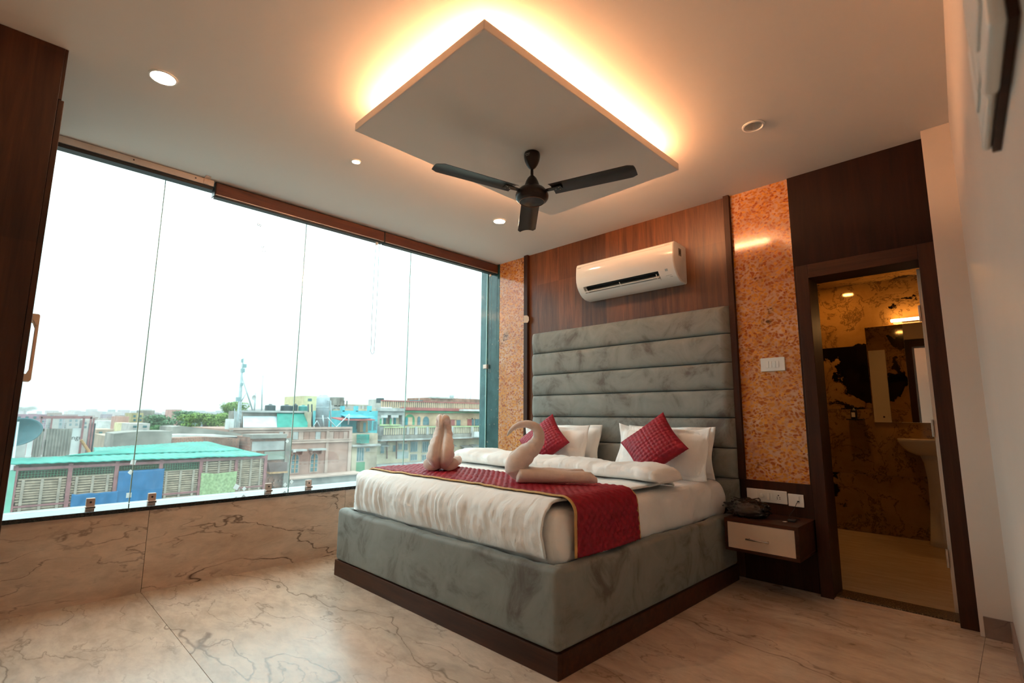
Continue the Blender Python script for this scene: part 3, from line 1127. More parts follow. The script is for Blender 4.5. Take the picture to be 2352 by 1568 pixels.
# towel swans ---------------------------------------------------------
def swan(loc, rz, label, scale=1.0, squash=1.0):
    root = empty('towel_swan', loc, label, 'towel swan', 'towel swans')
    root.rotation_euler[2] = rz
    s = .00237*scale
    # (forward, up, radius) from the folded chest up the neck to the beak
    P = [(200, 14, 8, 20), (192, 16, 15, 22), (188, 24, 24, 27), (186, 36, 29, 33), (197, 52, 28, 31), (213, 67, 24, 28), (228, 80, 20, 25), (238, 95, 17, 22), (240, 110, 14.5, 19.5), (235, 123, 12.5, 18), (224, 131, 11, 16.5),
         (208, 134, 9.5, 13), (192, 131, 8, 10), (179, 124, 6, 7), (170, 114, 4, 5), (165, 106, 1.6, 2)]
    # spline
    Q = []
    for i in range(len(P)-1):
        p0, p1, p2, p3 = P[max(0, i-1)], P[i], P[i+1], P[min(len(P)-1, i+2)]
        for k in range(5):
            t = k/5
            Q.append([.5*((2*p1[j])+(-p0[j]+p2[j])*t+(2*p0[j]-5*p1[j]+4*p2[j]-p3[j])*t*t+(-p0[j]+3*p1[j]-3*p2[j]+p3[j])*t**3) for j in range(4)])
    Q.append(list(P[-1]))
    Q = [((210-q[0])*s, q[1]*s, q[2]*s, q[3]*s) for q in Q]
    m = MB()
    seg = 30
    n = len(Q)
    for i, (f, u, r, w_) in enumerate(Q):
        a, b = Q[max(0, i-1)], Q[min(n-1, i+1)]
        tx, tz = b[0]-a[0], b[1]-a[1]
        l = sqrt(tx*tx+tz*tz) or 1
        tx, tz = tx/l, tz/l
        for k in range(seg):
            th = 2*pi*k/seg
            c, d = cos(th), sin(th)
            # two rolls side by side: cleft on the inner and outer centre line
            cl = 1-.72*math.exp(-(d/.20)**2)*(1 if c > 0 else .6)
            wr = 1+.035*sin(i*1.1+2*sin(th))+.05*fbm(i*.22, th*.6, 3, 3)
            aa = c*r*cl*wr
            y = d*w_*1.08*wr
            # normal in the plane, pointing to the chest side
            nx_, nz_ = tz, -tx
            m.v.append((f+nx_*aa, y*squash, max(.002, u+nz_*aa)))
    for i in range(n-1):
        for k in range(seg):
            q = (k+1) % seg
            m.f.append((i*seg+k, i*seg+q, (i+1)*seg+q, (i+1)*seg+k))
    m.f.append(tuple(range(seg)))
    m.f.append(tuple((n-1)*seg+k for k in reversed(range(seg))))
    m.build('neck', M['towel'], root, True)
    # flat folded body running back into two tail flaps
    for sg, ln, name in ((1, -.385, 'tail_flap'), (-1, -.36, 'tail_flap')):
        b = MB()
        def fn(a, t):
            th = 2*pi*a
            x = .055+(ln-.055)*t
            hw = (.062 if t < .08 else .060)*(1-.62*t)*(sqrt(min(1, t/.06+.15)))*(1 if t < .9 else 1-.35*(t-.9)/.1)
            hh = (.040-.016*t)*(sqrt(min(1, t/.05+.2)))*(1 if t < .93 else 1-.6*(t-.93)/.07)*1.0
            cy = sg*(.048+.035*t*t)
            wv = .004*fbm(x*12+sg, th*.8, 2, 3)
            yy = cy+(hw+wv)*cos(th)*(1+.1*sin(x*20))
            zz = hh+(hh+wv)*sin(th)
            return (x*scale, yy*scale, max(.0015, zz*scale+(.012*t if sin(th) > 0 else 0)))
        b.grid(fn, 24, 26, True)
        b.f.append(tuple(range(24)))
        b.f.append(tuple(26*24+k for k in reversed(range(24))))
        bo = b.build(name, M['towel'], root, True)
    for ch in [o for o in bpy.data.objects if o.parent == root]:
        ch.matrix_parent_inverse = Matrix.Identity(4)
    return root
swan((1.925, -1.62, TOP+.0225), radians(225), 'folded towel swan in side view with its tail towards the nightstand', 1.0)
swan((1.12, -1.60, TOP+.0225), radians(-44), 'folded towel swan seen from the front on the window side of the runner', 1.10)

# ================================================================== NIGHTSTAND
ns = empty('nightstand', (2.716, -.18, .25), 'small wall-hung dark wooden nightstand with one cream drawer', 'nightstand')
cb = MB()
cb.box(2.499, 2.933, -.36, -.0065, .427, .447)
cb.box(2.499, 2.933, -.36, -.0065, .250, .266)
cb.box(2.499, 2.515, -.36, -.0065, .266, .427)
cb.box(2.913, 2.933, -.36, -.0065, .266, .427)
cb.box(2.515, 2.913, -.020, -.0065, .266, .427)
cb.build('carcass', M['wood_plinth'], ns, bevel=.001)
dr = bx('drawer', M['cream'], (2.517, 2.911, -.357, -.04, .268, .425), ns, .0015)
hd = MB()
hd.tube([(2.637, -.385, .337), (2.773, -.385, .337)], .0055, 10)
hd.tube([(2.650, -.385, .337), (2.650, -.357, .337)], .004, 8)
hd.tube([(2.760, -.385, .337), (2.760, -.357, .337)], .004, 8)
hd.build('handle', M['chrome'], dr, True)

# wrapped item on the nightstand
bag = empty('plastic_bag', (2.60, -.22, .448), 'crumpled clear plastic bag holding a dark item on the nightstand', 'plastic bag')
def blob(rx, ry, rz_, amp, fr, seed, n=26):
    m = MB()
    def fn(a, b):
        th, ph = 2*pi*a, pi*(b-.5)
        d = Vector((cos(ph)*cos(th), cos(ph)*sin(th), sin(ph)))
        k = 1+amp*(abs(noise.noise(d*fr+Vector((seed, 0, 0))))*2-.4)
        return (2.60+d.x*rx*k, -.22+d.y*ry*k, max(.4476, .448+rz_*.75+d.z*rz_*k))
    m.grid(fn, n, n, True)
    return m
blob(.085, .06, .045, .25, 3.0, 4).build('dark_item', plain('dark_brown_item', (.07, .055, .05), .4), bag, True)
bg = blob(.125, .088, .066, .32, 3.0, 9, 40).build('bag_film', M['film'], bag, True)

def plate(name, x0, x1, z0, z1, y, label, cat, group=None):
    r = empty(name, ((x0+x1)/2, y, z0), label, cat, group)
    bx('cover_plate', M['white'], (x0, x1, y-.010, y, z0, z1), r, .004)
    return r
sk = plate('switch_socket_plate', 2.521, 2.779, .519, .603, -.006, 'long white plate with fan dimmer, switches and socket above the nightstand', 'wall socket')
bx('rocker_switch', M['white'], (2.566, 2.596, -.0195, -.016, .540, .583), sk, .002)
kn = MB().lathe([(.015, 0), (.014, .010), (.012, .012)], (0, 0), 20)
ko = bpy.data.objects.new('dimmer_knob', kn.mesh('dimmer_knob', M['white']))
ko.matrix_world = Matrix.Translation((2.622, -.016, .562)) @ Matrix.Rotation(pi/2, 4, 'X')
finish(ko, sk, True)
bx('rocker_switch', M['white'], (2.654, 2.672, -.0215, -.016, .538, .585), sk, .002)
bx('rocker_switch', M['white'], (2.674, 2.692, -.0185, -.016, .538, .585), sk, .002)
ft = bx('socket_face', M['white'], (2.707, 2.747, -.0175, -.016, .538, .583), sk, .001)
for dx, dz, r_ in ((0, .013, .0042), (-.008, .001, .003), (.008, .001, .003), (-.008, -.009, .003), (.008, -.009, .003)):
    h = MB().lathe([(r_, 0), (r_, .0008)], (0, 0), 12)
    ho = bpy.data.objects.new('pin_hole', h.mesh('pin_hole', M['black']))  # flat black disc stands for the shade inside a pin hole
    ho.matrix_world = Matrix.Translation((2.727+dx, -.0175, .560+dz)) @ Matrix.Rotation(pi/2, 4, 'X')
    finish(ho, ft)
dk = plate('data_socket_plate', 2.784, 2.878, .512, .592, -.006, 'square white phone socket plate with a thin black lead plugged in', 'wall socket')
bx('socket_face', M['white'], (2.824, 2.850, -.0185, -.016, .535, .578), dk, .001)
bx('jack', M['black'], (2.840, 2.852, -.0215, -.0185, .545, .552), dk)
MB().tube([(2.845, -.021, .548), (2.838, -.034, .535), (2.826, -.045, .50), (2.80, -.055, .462), (2.80, -.09, .4505), (2.835, -.125, .4495), (2.87, -.10, .4495)], .0016, 6).build('lead', M['black'], dk, True)
sp = plate('switch_plate', 2.666, 2.823, 1.403, 1.497, 0, 'white two-gang switch plate on the orange stone strip', 'light switch')
for a in (2.700, 2.745):
    bx('rocker_switch', M['white'], (a, a+.0205, -.0135, -.0095, 1.427, 1.473), sp, .002)
    bx('rocker_switch', M['white'], (a+.0215, a+.040, -.0125, -.0095, 1.427, 1.473), sp, .002)
ch = empty('charger', (2.855, -.20, .448), 'small black charger with a white paper tag on the nightstand', 'charger')
bx('charger_body', M['black'], (2.835, 2.880, -.225, -.185, .4475, .463), ch, .004)
MB().prism([(2.812, -.238), (2.830, -.243), (2.836, -.226), (2.822, -.220)], 'z', .4475, .4495).build('paper_tag', M['white'], ch)

# ================================================================== AIR CONDITIONER
ac = empty('air_conditioner', (1.68, 0, 2.13), 'white split air conditioner mounted on the wood-clad wall', 'air conditioner')
AX0, AX1 = 1.203, 2.150
prof = [(-.0005, 2.438), (-.150, 2.446), (-.178, 2.443), (-.196, 2.432), (-.206, 2.412), (-.2105, 2.36), (-.2115, 2.31), (-.208, 2.275), (-.197, 2.240), (-.178, 2.206), (-.150, 2.174), (-.118, 2.150), (-.085, 2.136), (-.05, 2.131), (-.0005, 2.131)]
PA, PB = (-.190, 2.2255), (-.140, 2.1655)     # lips of the outlet on the curved chin
up_, lo_ = prof[:9], prof[11:]
mid_ = [(-.178, 2.206), (-.150, 2.174)]
NIN = (.066, .052)                              # direction into the body
full = up_+[PA, PA, mid_[0], mid_[1], PB, PB]+lo_
inn = lambda q_: (q_[0]+NIN[0], q_[1]+NIN[1])
notch = up_+[PA, inn(PA), inn(mid_[0]), inn(mid_[1]), inn(PB), PB]+lo_
cyc, czc = -.10, 2.29
def shrink(pr, d):
    return [(y if y > -.001 else y+d*(cyc-y)/.10, z+d*(czc-z)/.15) for y, z in pr]
secs = [(AX0, shrink(full, .009)), (AX0+.003, shrink(full, .004)), (AX0+.009, full), (1.272, full), (1.2722, notch), (2.0048, notch), (2.005, full), (AX1-.009, full), (AX1-.003, shrink(full, .004)), (AX1, shrink(full, .009))]
bm_ = MB()
kk_ = len(full)
for x, pr in secs:
    bm_.v += [(x, y, z) for y, z in pr]
for i in range(len(secs)-1):
    for j in range(kk_):
        q_ = (j+1) % kk_
        bm_.f.append((i*kk_+j, i*kk_+q_, (i+1)*kk_+q_, (i+1)*kk_+j))
bm_.f.append(tuple(j for j in range(kk_) if j not in (kk_-len(lo_)-1, 9)))
bm_.f.append(tuple((len(secs)-1)*kk_+j for j in reversed(range(kk_)) if j not in (kk_-len(lo_)-1, 9)))
body = bm_.build('body', M['ac_white'], ac)
smooth_angle(body, 30)
blw = MB()
for i in range(14):
    t = 2*pi*i/14
    yc_, zc_ = -.118, 2.238
    blw.prism([(yc_+.012*cos(t), zc_+.012*sin(t)), (yc_+.026*cos(t+.25), zc_+.026*sin(t+.25)), (yc_+.026*cos(t+.45), zc_+.026*sin(t+.45)), (yc_+.012*cos(t+.2), zc_+.012*sin(t+.2))], 'x', 1.274, 2.003)
blw.prism([(-.118+.013*cos(2*pi*i/14), 2.238+.013*sin(2*pi*i/14)) for i in range(14)], 'x', 1.274, 2.003)
blw.build('blower', M['black'], ac)
# top front trim line
bx('trim_band', M['ac_white'], (AX0+.02, AX1-.02, -.2095, -.19, 2.4105, 2.4125), ac)
# outlet slot following the curved chin
def curve_strip(name, m, x0, x1, pts, off, th, parent):
    a, b = [], []
    for i, (y, z) in enumerate(pts):
        p, q = pts[max(0, i-1)], pts[min(len(pts)-1, i+1)]
        ty, tz = q[0]-p[0], q[1]-p[1]
        l = sqrt(ty*ty+tz*tz)
        ny_, nz_ = tz/l, -ty/l
        a.append((y+ny_*off, z+nz_*off))
        b.append((y+ny_*(off+th), z+nz_*(off+th)))
    return MB().prism(a+b[::-1], 'x', x0, x1).build(name, m, parent)
lv = curve_strip('louvre', M['ac_white'], 1.280, 2.0, [(-.166, 2.190), (-.160, 2.184)], .002, .006, ac)
for x in (1.30, 1.64, 1.98):
    curve_strip('louvre_arm', M['white'], x, x+.006, [(-.180, 2.208), (-.163, 2.187), (-.150, 2.173)], .0015, .005, lv)
curve_strip('lower_flap', M['white'], 1.276, 2.003, [(-.152, 2.176), (-.138, 2.164)], .001, .003, ac)
curve_strip('display', plain('display_grey', (.35, .42, .44), .2), 2.063, 2.085, [(-.192, 2.230), (-.183, 2.214)], .0003, .0008, ac)
curve_strip('printed_marks', plain('grey_print', (.35, .33, .31), .6), 2.055, 2.105, [(-.160, 2.185), (-.1585, 2.1833)], .0003, .0006, ac)
curve_strip('printed_marks', plain('grey_print', (.35, .33, .31), .6), 2.088, 2.108, [(-.151, 2.175), (-.1485, 2.172)], .0003, .0006, ac)
def ac_text(t, x, z, size, y, name='lettering', m=None):
    me = text_mesh(t, size, m or plain('dark_print', (.06, .055, .05), .5), name)
    o = bpy.data.objects.new(name, me)
    o.matrix_world = Matrix.Translation((x, y, z)) @ Matrix.Rotation(pi/2, 4, 'X')
    finish(o, ac)
ac_text('DAIKIN', 1.242, 2.4005, .012, -.2085)
ac_text('Inverter', 2.095, 2.421, .013, -.2040, m=plain('grey_print', (.30, .26, .23), .6))
lb = bx('rating_label', plain('grey_label', (.20, .17, .14), .4), (AX1, AX1+.0008, -.125, -.080, 2.338, 2.398), ac)
bx('label_print', plain('dark_print', (.05, .045, .04), .5), (AX1+.0008, AX1+.0012, -.118, -.092, 2.352, 2.384), lb)

# ================================================================== CEILING FAN
FC = (2.056, -1.715)
fan = empty('ceiling_fan', (FC[0], FC[1], 2.30), 'dark brown three-blade ceiling fan hanging from the lit panel', 'ceiling fan')
can = [(.030, 2.600), (.044, 2.599), (.0475, 2.590), (.047, 2.575), (.042, 2.550), (.033, 2.528), (.020, 2.509), (.010, 2.501), (.0095, 2.50)]
cano = MB().lathe(can, FC, 40).build('canopy', M['fan'], fan)
smooth_angle(cano, 50)
MB().lathe([(.0085, 2.52), (.0085, 2.44)], FC, 16).build('down_rod', M['fan'], fan, True)
mo = MB().lathe([(.009, 2.462), (.014, 2.458), (.026, 2.444), (.036, 2.424), (.043, 2.402), (.046, 2.388), (.047, 2.384)], FC, 40).build('lower_canopy', M['fan'], fan)
smooth_angle(mo, 50)
mt = MB().lathe([(.046, 2.386), (.060, 2.384), (.072, 2.378), (.083, 2.366), (.093, 2.350), (.096, 2.338), (.094, 2.322), (.086, 2.310), (.074, 2.301), (.071, 2.2995), (.0705, 2.301), (.066, 2.301), (.050, 2.296), (.0, 2.294)], FC, 48).build('motor', M['fan'], fan)
smooth_angle(mt, 50)
rg = MB().tube([(FC[0]+.0715*cos(t), FC[1]+.0715*sin(t), 2.2995) for t in [2*pi*i/48 for i in range(49)]], .0009, 6, False).build('ring', plain('copper_ring', (.45, .22, .12), .3, .8), fan, True)
for ang in (-103.7, 16.3, 136.3):
    a = radians(ang)
    mb = MB()
    nL, nW = 16, 8
    def bp(t, s_):
        r_ = .125+(.600-.125)*t
        hw = .056+.006*t
        if t > .93:
            hw *= sqrt(max(0.05, 1-((t-.93)/.075)**2*.55))
        y = s_*hw
        z = 2.352+.010*(1-(s_)**2)-.005*s_
        return r_, y, z
    def fn(sg):
        def g(t, b):
            r_, y, z = bp(t, b*2-1)
            z += sg*.0012
            return (FC[0]+r_*cos(a)-y*sin(a), FC[1]+r_*sin(a)+y*cos(a), z)
        return g
    mb.grid(fn(1), nL, nW)
    k = len(mb.v)
    mb.grid(fn(-1), nL, nW)
    W1 = nL+1
    rim = list(range(W1))+[j*W1+nL for j in range(1, nW+1)]+[nW*W1+i for i in reversed(range(nL))]+[j*W1 for j in reversed(range(1, nW))]
    for i in range(len(rim)):
        p, q = rim[i], rim[(i+1) % len(rim)]
        mb.f.append((p, q, q+k, p+k))
    bl_ = mb.build('blade', M['fan'], fan)
    smooth_angle(bl_, 50)
    ir = MB()
    def pt(r_, y, z): return (FC[0]+r_*cos(a)-y*sin(a), FC[1]+r_*sin(a)+y*cos(a), z)
    pr_ = [pt(.080, -.012, 0), pt(.14, -.018, 0), pt(.185, -.020, 0), pt(.185, .020, 0), pt(.14, .018, 0), pt(.080, .012, 0)]
    ir.prism([(p[0], p[1]) for p in pr_], 'z', 2.350, 2.3545)
    ir.build('blade_arm', M['fan'], bl_)
    for rr, yy in ((.150, 0), (.172, -.012), (.172, .012)):
        p = pt(rr, yy, 0)
        MB().lathe([(.0035, 2.3495), (.0035, 2.3468), (.002, 2.346)], (p[0], p[1]), 8).build('rivet', M['chrome'], bl_)
# canopy lettering wrapped on the cone
def wrap(txt, size, z0, th0, name):
    me = text_mesh(txt, size, plain('white_print', (.55, .52, .48), .5), name)
    for v in me.vertices:
        z = z0+v.co.y
        r_ = .047
        for (ra, za), (rb, zb) in zip(can, can[1:]):
            if zb <= z <= za:
                r_ = rb+(ra-rb)*(z-zb)/(za-zb)
        th = th0+v.co.x/.047
        v.co = (FC[0]+(r_+.0004)*cos(th), FC[1]+(r_+.0004)*sin(th), z)
    o = bpy.data.objects.new(name, me)
    finish(o, cano)
wrap('orient', .012, 2.578, radians(-82), 'lettering')
wrap('electric', .008, 2.569, radians(-82), 'lettering')

# ================================================================== DOWNLIGHTS
def downlight(x, y, r, m, label, off=False):
    d = empty('downlight', (x, y, H), label, 'downlight', 'recessed ceiling downlights')
    seg = 36
    ring = MB()
    pf = [(r*1.0, H-.0005), (r*1.0, H-.006), (r*.86, H-.008), (r*.80, H-.004), (r*.80, H-.0005)]
    n = len(pf)
    for rr, z in pf:
        for i in range(seg):
            ring.v.append((x+rr*cos(2*pi*i/seg), y+rr*sin(2*pi*i/seg), z))
    for j in range(n):
        for i in range(seg):
            k = (i+1) % seg
            ring.f.append((j*seg+i, j*seg+k, ((j+1) % n)*seg+k, ((j+1) % n)*seg+i))
    ro = ring.build('rim', M['white'], d)
    smooth_angle(ro, 40)
    if m: MB().lathe([(r*.80, H-.0008), (r*.80, H-.003), (0.001, H-.0032)], (x, y), seg).build('lens', m, d)
    return d
downlight(1.05, -3.347, .062, M['lamp'], 'lit round downlight in the ceiling beside the wardrobe')
downlight(.902, -.877, .056, M['lamp'], 'lit round downlight in the ceiling near the air conditioner')
downlight(.966, -2.253, .030, M['lamp_small'], 'small dim spotlight in the ceiling near the window')
d4 = downlight(LX, LY, .060, None, 'unlit recessed downlight in the ceiling near the orange stone strip')
cup = MB().grid(lambda a, b: (LX+LR*cos(2*pi*a), LY+LR*sin(2*pi*a), H+.075*b), 36, 4, True)
cup.f.append(tuple(4*36+k for k in range(36)))
cup_o = cup.build('reflector_cup', M['white'], d4)
smooth_angle(cup_o, 40)
MB().lathe([(LR*.80, H+.074), (LR*.80, H+.066), (.001, H+.065)], (LX, LY), 30).build('diffuser', M['white'], d4)

# ================================================================== BLINDS
def blind(y0, y1, label):
    b = empty('roller_blind', (-.06, (y0+y1)/2, 2.64), label, 'roller blind', 'roller blind cassettes above the window')
    bx('cassette', M['wood_blind'], (-.105, -.025, y0, y1, 2.652, 2.740), b, .006)
    bx('bottom_slot', M['black'], (-.098, -.040, y0+.004, y1-.004, 2.636, 2.651), b, .002)
    bx('silver_edge', M['alu'], (-.040, -.0245, y0+.002, y1-.002, 2.646, 2.6515), b)
    bx('end_cap', M['black'], (-.107, -.0235, y0-.006, y0, 2.640, 2.742), b, .003)
    bx('end_cap', M['black'], (-.107, -.0235, y1, y1+.006, 2.640, 2.742), b, .003)
    return b
b1 = blind(-2.815, -1.440, 'brown wood-look roller blind cassette, first of the two beside the bare rail')
b2 = blind(-1.427, -.012, 'brown wood-look roller blind cassette ending at the orange stone strip')
M['chain'] = plain('grey_bead_chain', (.16, .22, .23), .4, .3)
def chain(b, y, z0, z1, gap, x=-.06):
    pts = []
    n = 40
    for i in range(n+1):
        pts.append((x, y-gap*(.75+.25*sin(i/n*pi)), z0+(z1-z0)*i/n))
    for i in range(1, 10):
        a = i/10*pi
        pts.append((x, y-gap*cos(a)*.75, z1-gap*1.1*sin(a)))
    for i in range(n, -1, -1):
        pts.append((x, y+gap*(.75+.25*sin(i/n*pi)), z0+(z1-z0)*i/n))
    MB().tube(pts, .0022, 5).build('bead_chain', M['chain'], b, True)
    MB().lathe([(.010, z0+.005), (.013, z0-.01), (.011, z0-.022), (.004, z0-.026)], (x, y-gap*.4), 14).build('chain_pulley', M['white'], b, True)
chain(b1, -1.485, 2.636, 1.64, .021)
chain(b2, -.060, 2.636, 1.56, .018, -.09)

# ================================================================== WARDROBE
wd = empty('wardrobe', (.5, -4.0, 0), 'tall dark wooden wardrobe beside the window with bronze pull handles', 'wardrobe')
WF = -3.688
bx('carcass', M['wood_side'], (.02, .96, -4.399, WF-.022, 0, H-.001), wd, .001)
bx('fascia', M['wood_side'], (.02, .958, WF-.0215, WF-.010, 2.50, H-.001), wd)
for k, (a, b) in enumerate(((.022, .489), (.491, .958))):
    d = bx('door', M['wood_side'], (a, b, WF-.0205, WF, .06, 2.497), wd, .0015)
    xh = .445 if k == 0 else .535
    hm = MB()
    z0, z1 = 1.235, 1.565
    pf = [(WF, z1), (WF+.030, z1), (WF+.036, z1-.006), (WF+.036, z0+.006), (WF+.030, z0), (WF, z0), (WF, z0+.036), (WF+.014, z0+.034), (WF+.024, z0+.06), (WF+.024, z1-.06), (WF+.014, z1-.034), (WF, z1-.036)]
    # build as a bent bar (three convex pieces)
    hm.prism([pf[0], pf[1], pf[2], (WF+.036, z1-.06), pf[9], pf[10], pf[11]], 'x', xh-.011, xh+.011)
    hm.prism([pf[9], (WF+.036, z1-.06), (WF+.036, z0+.06), pf[8]], 'x', xh-.011, xh+.011)
    hm.prism([pf[8], (WF+.036, z0+.06), pf[3], pf[4], pf[5], pf[6], pf[7]], 'x', xh-.011, xh+.011)
    hm.build('handle', M['handle'], d, bevel=.0015)

# ================================================================== SIDE WALL SWITCHES
def wall_pt(y, out=0):
    return xw(y)-out
swb = empty('switch_board', (xw(-2.7), -2.7, 1.55), 'white switch plates on a brown backing on the right wall', 'light switch')
RZ = Matrix.Translation((xw(-2.7), -2.7, 0)) @ Matrix.Rotation(math.atan(.062), 4, 'Z')
def wbox(name, m, a, parent, bevel=0):
    # local: x is outwards from the wall (negative), y along it
    o = MB().box(*a)
    o.v = [tuple(RZ @ Vector(p)) for p in o.v]
    return o.build(name, m, parent, bevel=bevel)
wbox('backing', M['wood_frame'], (-.012, -.0005, -.245, .165, 1.556, 1.86), swb)
p1 = wbox('cover_plate', M['white'], (-.024, -.0122, -.060, .170, 1.562, 1.865), swb, .006)
p2 = wbox('cover_plate', M['white'], (-.030, -.0122, -.250, -.068, 1.550, 1.865), swb, .006)
for k in range(2):
    wbox('rocker_switch', M['white'], (-.028, -.0242, -.030+.09*k, .040+.09*k, 1.62, 1.74), p1, .003)
wbox('rocker_switch', M['white'], (-.034, -.0302, -.22, -.11, 1.60, 1.76), p2, .003)

# ================================================================== BATHROOM THINGS
mr = empty('bathroom_mirror', (3.2, 2.29, 1.05), 'large rectangular wall mirror above the washbasin', 'mirror')
bx('mirror_backing', M['black'], (2.900, 3.62, 2.288, 2.2995, 1.05, 1.985), mr)
bx('mirror_glass', M['mirror'], (2.900, 3.62, 2.284, 2.288, 1.05, 1.985), mr, .002)
ml = empty('mirror_lamp', (3.33, 2.26, 2.0), 'slim glowing tube lamp above the bathroom mirror', 'wall lamp')
bx('lamp_body', M['chrome'], (3.20, 3.40, 2.24, 2.2995, 2.006, 2.028), ml)
bx('lamp_tube', M['bathlamp'], (3.125, 3.52, 2.212, 2.240, 2.004, 2.030), ml, .004)
bd = MB().lathe([(.045, 2.4395), (.045, 2.434), (.001, 2.433)], (2.70, 1.86), 28).build('bathroom_downlight', M['bathspot'])
tag(bd, 'small lit downlight in the bathroom ceiling', 'downlight')
wbn = empty('washbasin', (3.36, 2.05, 0), 'white ceramic pedestal washbasin under the mirror', 'washbasin')
cer = plain('white_ceramic', (.80, .78, .74), .12, 0, .5, .03)
basn = MB()
def bfn(a, b):
    th = pi*a
    prof_ = [(1.0, .905), (1.0, .885), (.97, .86), (.90, .83), (.78, .795), (.60, .765), (.40, .75)]
    i = min(int(b*6), 5)
    t = b*6-i
    k = prof_[i][0]+(prof_[i+1][0]-prof_[i][0])*t
    z = prof_[i][1]+(prof_[i+1][1]-prof_[i][1])*t
    return (3.36-.27*k*cos(th), 2.299-.43*k*abs(sin(th))**.55, z)
basn.grid(bfn, 28, 12)
basn.f.append(tuple(range(29)))
bo_ = basn.build('bowl', cer, wbn)
smooth_angle(bo_, 60)
so = bo_.modifiers.new('solid', 'SOLIDIFY')
so.thickness = .012
MB().lathe([(.115, -.001), (.105, .05), (.085, .30), (.080, .55), (.095, .70), (.12, .77)], (3.36, 2.15), 28).build('pedestal', cer, wbn, True)
MB().tube([(3.36, 2.24, .90), (3.36, 2.24, 1.0), (3.36, 2.20, 1.03), (3.36, 2.12, 1.01)], .011, 10).build('tap', M['chrome'], wbn, True)
sh = bx('soap_shelf', M['black'], (2.69, 2.83, 2.20, 2.2995, 1.072, 1.082))
tag(sh, 'small black wall shelf under the soap bottle', 'shelf')
sb = empty('soap_bottle', (2.75, 2.25, 1.082), 'black soap pump bottle with a white label in the bathroom', 'bottle')
MB().lathe([(.026, 1.0825), (.028, 1.086), (.028, 1.16), (.024, 1.172), (.010, 1.178), (.010, 1.19)], (2.75, 2.25), 20).build('bottle_body', M['black'], sb, True)
MB().tube([(2.75, 2.25, 1.19), (2.75, 2.25, 1.212), (2.735, 2.235, 1.214)], .006, 8).build('pump', M['black'], sb, True)
bx('bottle_label', M['white'], (2.735, 2.765, 2.2205, 2.2215, 1.10, 1.145), sb)
pa, pb = on(1994, 806, 'y', 4.42), on(2049, 968, 'y', 4.42)
cbn = empty('bathroom_cabinet', ((pa.x+pb.x)/2, .2, .6), 'tall white cabinet seen only in the bathroom mirror', 'cabinet')
bx('cabinet_body', M['white'], (min(pa.x, pb.x), max(pa.x, pb.x), .1405, .17, pb.z-.45, pa.z), cbn, .003)
bx('knob', M['black'], (min(pa.x, pb.x)+.10, min(pa.x, pb.x)+.118, .17, .18, pb.z+.05, pb.z+.07), cbn)
#@@OUTSIDE
# ================================================================== OUTSIDE
# The town lies to the west; every facade is parallel to the window wall.
ro = random.Random(11)
def wcol(name, c, rough=.85, var=.22, scale=1.1, bump=.0):
    c = tuple(x*.72 for x in c)
    return plain(name, c, rough, 0, .2, var, scale, bump)
G = {
 'pink': wcol('weathered_pink_stone', (.40, .25, .20)), 'pinkl': wcol('pale_pink_stone', (.50, .37, .31)),
 'cream': wcol('weathered_cream_plaster', (.52, .45, .32), scale=.7, var=.3), 'peach': wcol('peach_plaster', (.60, .42, .27)),
 'grey': wcol('stained_grey_concrete', (.26, .25, .22), var=.45, scale=.9), 'greyl': wcol('pale_concrete', (.42, .43, .41), var=.3),
 'red': wcol('red_oxide_paint', (.40, .12, .11)), 'turq': wcol('turquoise_paint', (.12, .48, .52)), 'turqd': wcol('deep_turquoise_paint', (.05, .26, .29)),
 'sheetg': wcol('green_roof_sheet', (.035, .27, .215), .6, .25, 2), 'sheetw': wcol('white_sheet', (.55, .64, .68), .6),
 'steel': plain('oxide_red_steel', (.20, .085, .085), .6, .1, .4, .25, 5), 'bamboo': plain('weathered_bamboo', (.26, .20, .145), .8, 0, .2, .35, 5),
 'batten': plain('grey_batten', (.24, .20, .16), .8, 0, .2, .25, 4), 'tarp': plain('blue_tarpaulin', (.003, .085, .20), .45, 0, .4, .15, 3),
 'net': plain('green_yellow_netting', (.22, .28, .15), .9, 0, .1, .3, 12),
 'pane': plain('dusty_window_pane', (.05, .12, .13), .2, 0, .5, .35, 4), 'greenp': wcol('green_paint', (.10, .30, .16)),
 'brick': None, 'wood': plain('raw_timber', (.34, .20, .10), .8, 0, .2, .3, 6), 'galv': plain('galvanised_steel', (.36, .42, .43), .45, .5, .5, .15, 3),
 'tank': plain('black_tank_plastic', (.012, .03, .035), .45), 'tankg': plain('green_tank_plastic', (.02, .20, .18), .45), 'silver': plain('silver_tank', (.26, .31, .33), .5, .2, .5, .25, 1.5),
 'board': plain('grey_weathered_board', (.20, .19, .165), .9, 0, .1, .3, 3), 'yellow': wcol('pale_yellow_plaster', (.66, .60, .36)), 'white': wcol('white_plaster', (.62, .64, .62)),
 'lime': wcol('pale_green_paint', (.45, .55, .30)), 'ground': wcol('dusty_ground', (.20, .17, .14), scale=.2, var=.4)}
def brickm():
    m = NT('weathered_brick')
    b = m.n('TexBrick')
    b.inputs['Scale'].default_value = 3.2
    b.inputs['Color1'].default_value = (.28, .13, .09, 1)
    b.inputs['Color2'].default_value = (.20, .11, .085, 1)
    b.inputs['Mortar'].default_value = (.26, .22, .18, 1)
    m.l(m.co('Object', (1, 1, 1), (0, pi/2, 0)), b.inputs['Vector'])
    f = m.ramp(m.noise(m.co('Object'), 1.3, 5), [(.35, .6), (.65, 1.15)])
    m.set(m.mix(1, b.outputs['Color'], f, 'MULTIPLY'), .9, 0, .2)
    return m.m
G['brick'] = brickm()
GZ = -9.5
gnd = bx('ground_outside', G['ground'], (-900, -6, -500, 900, GZ-.5, GZ))
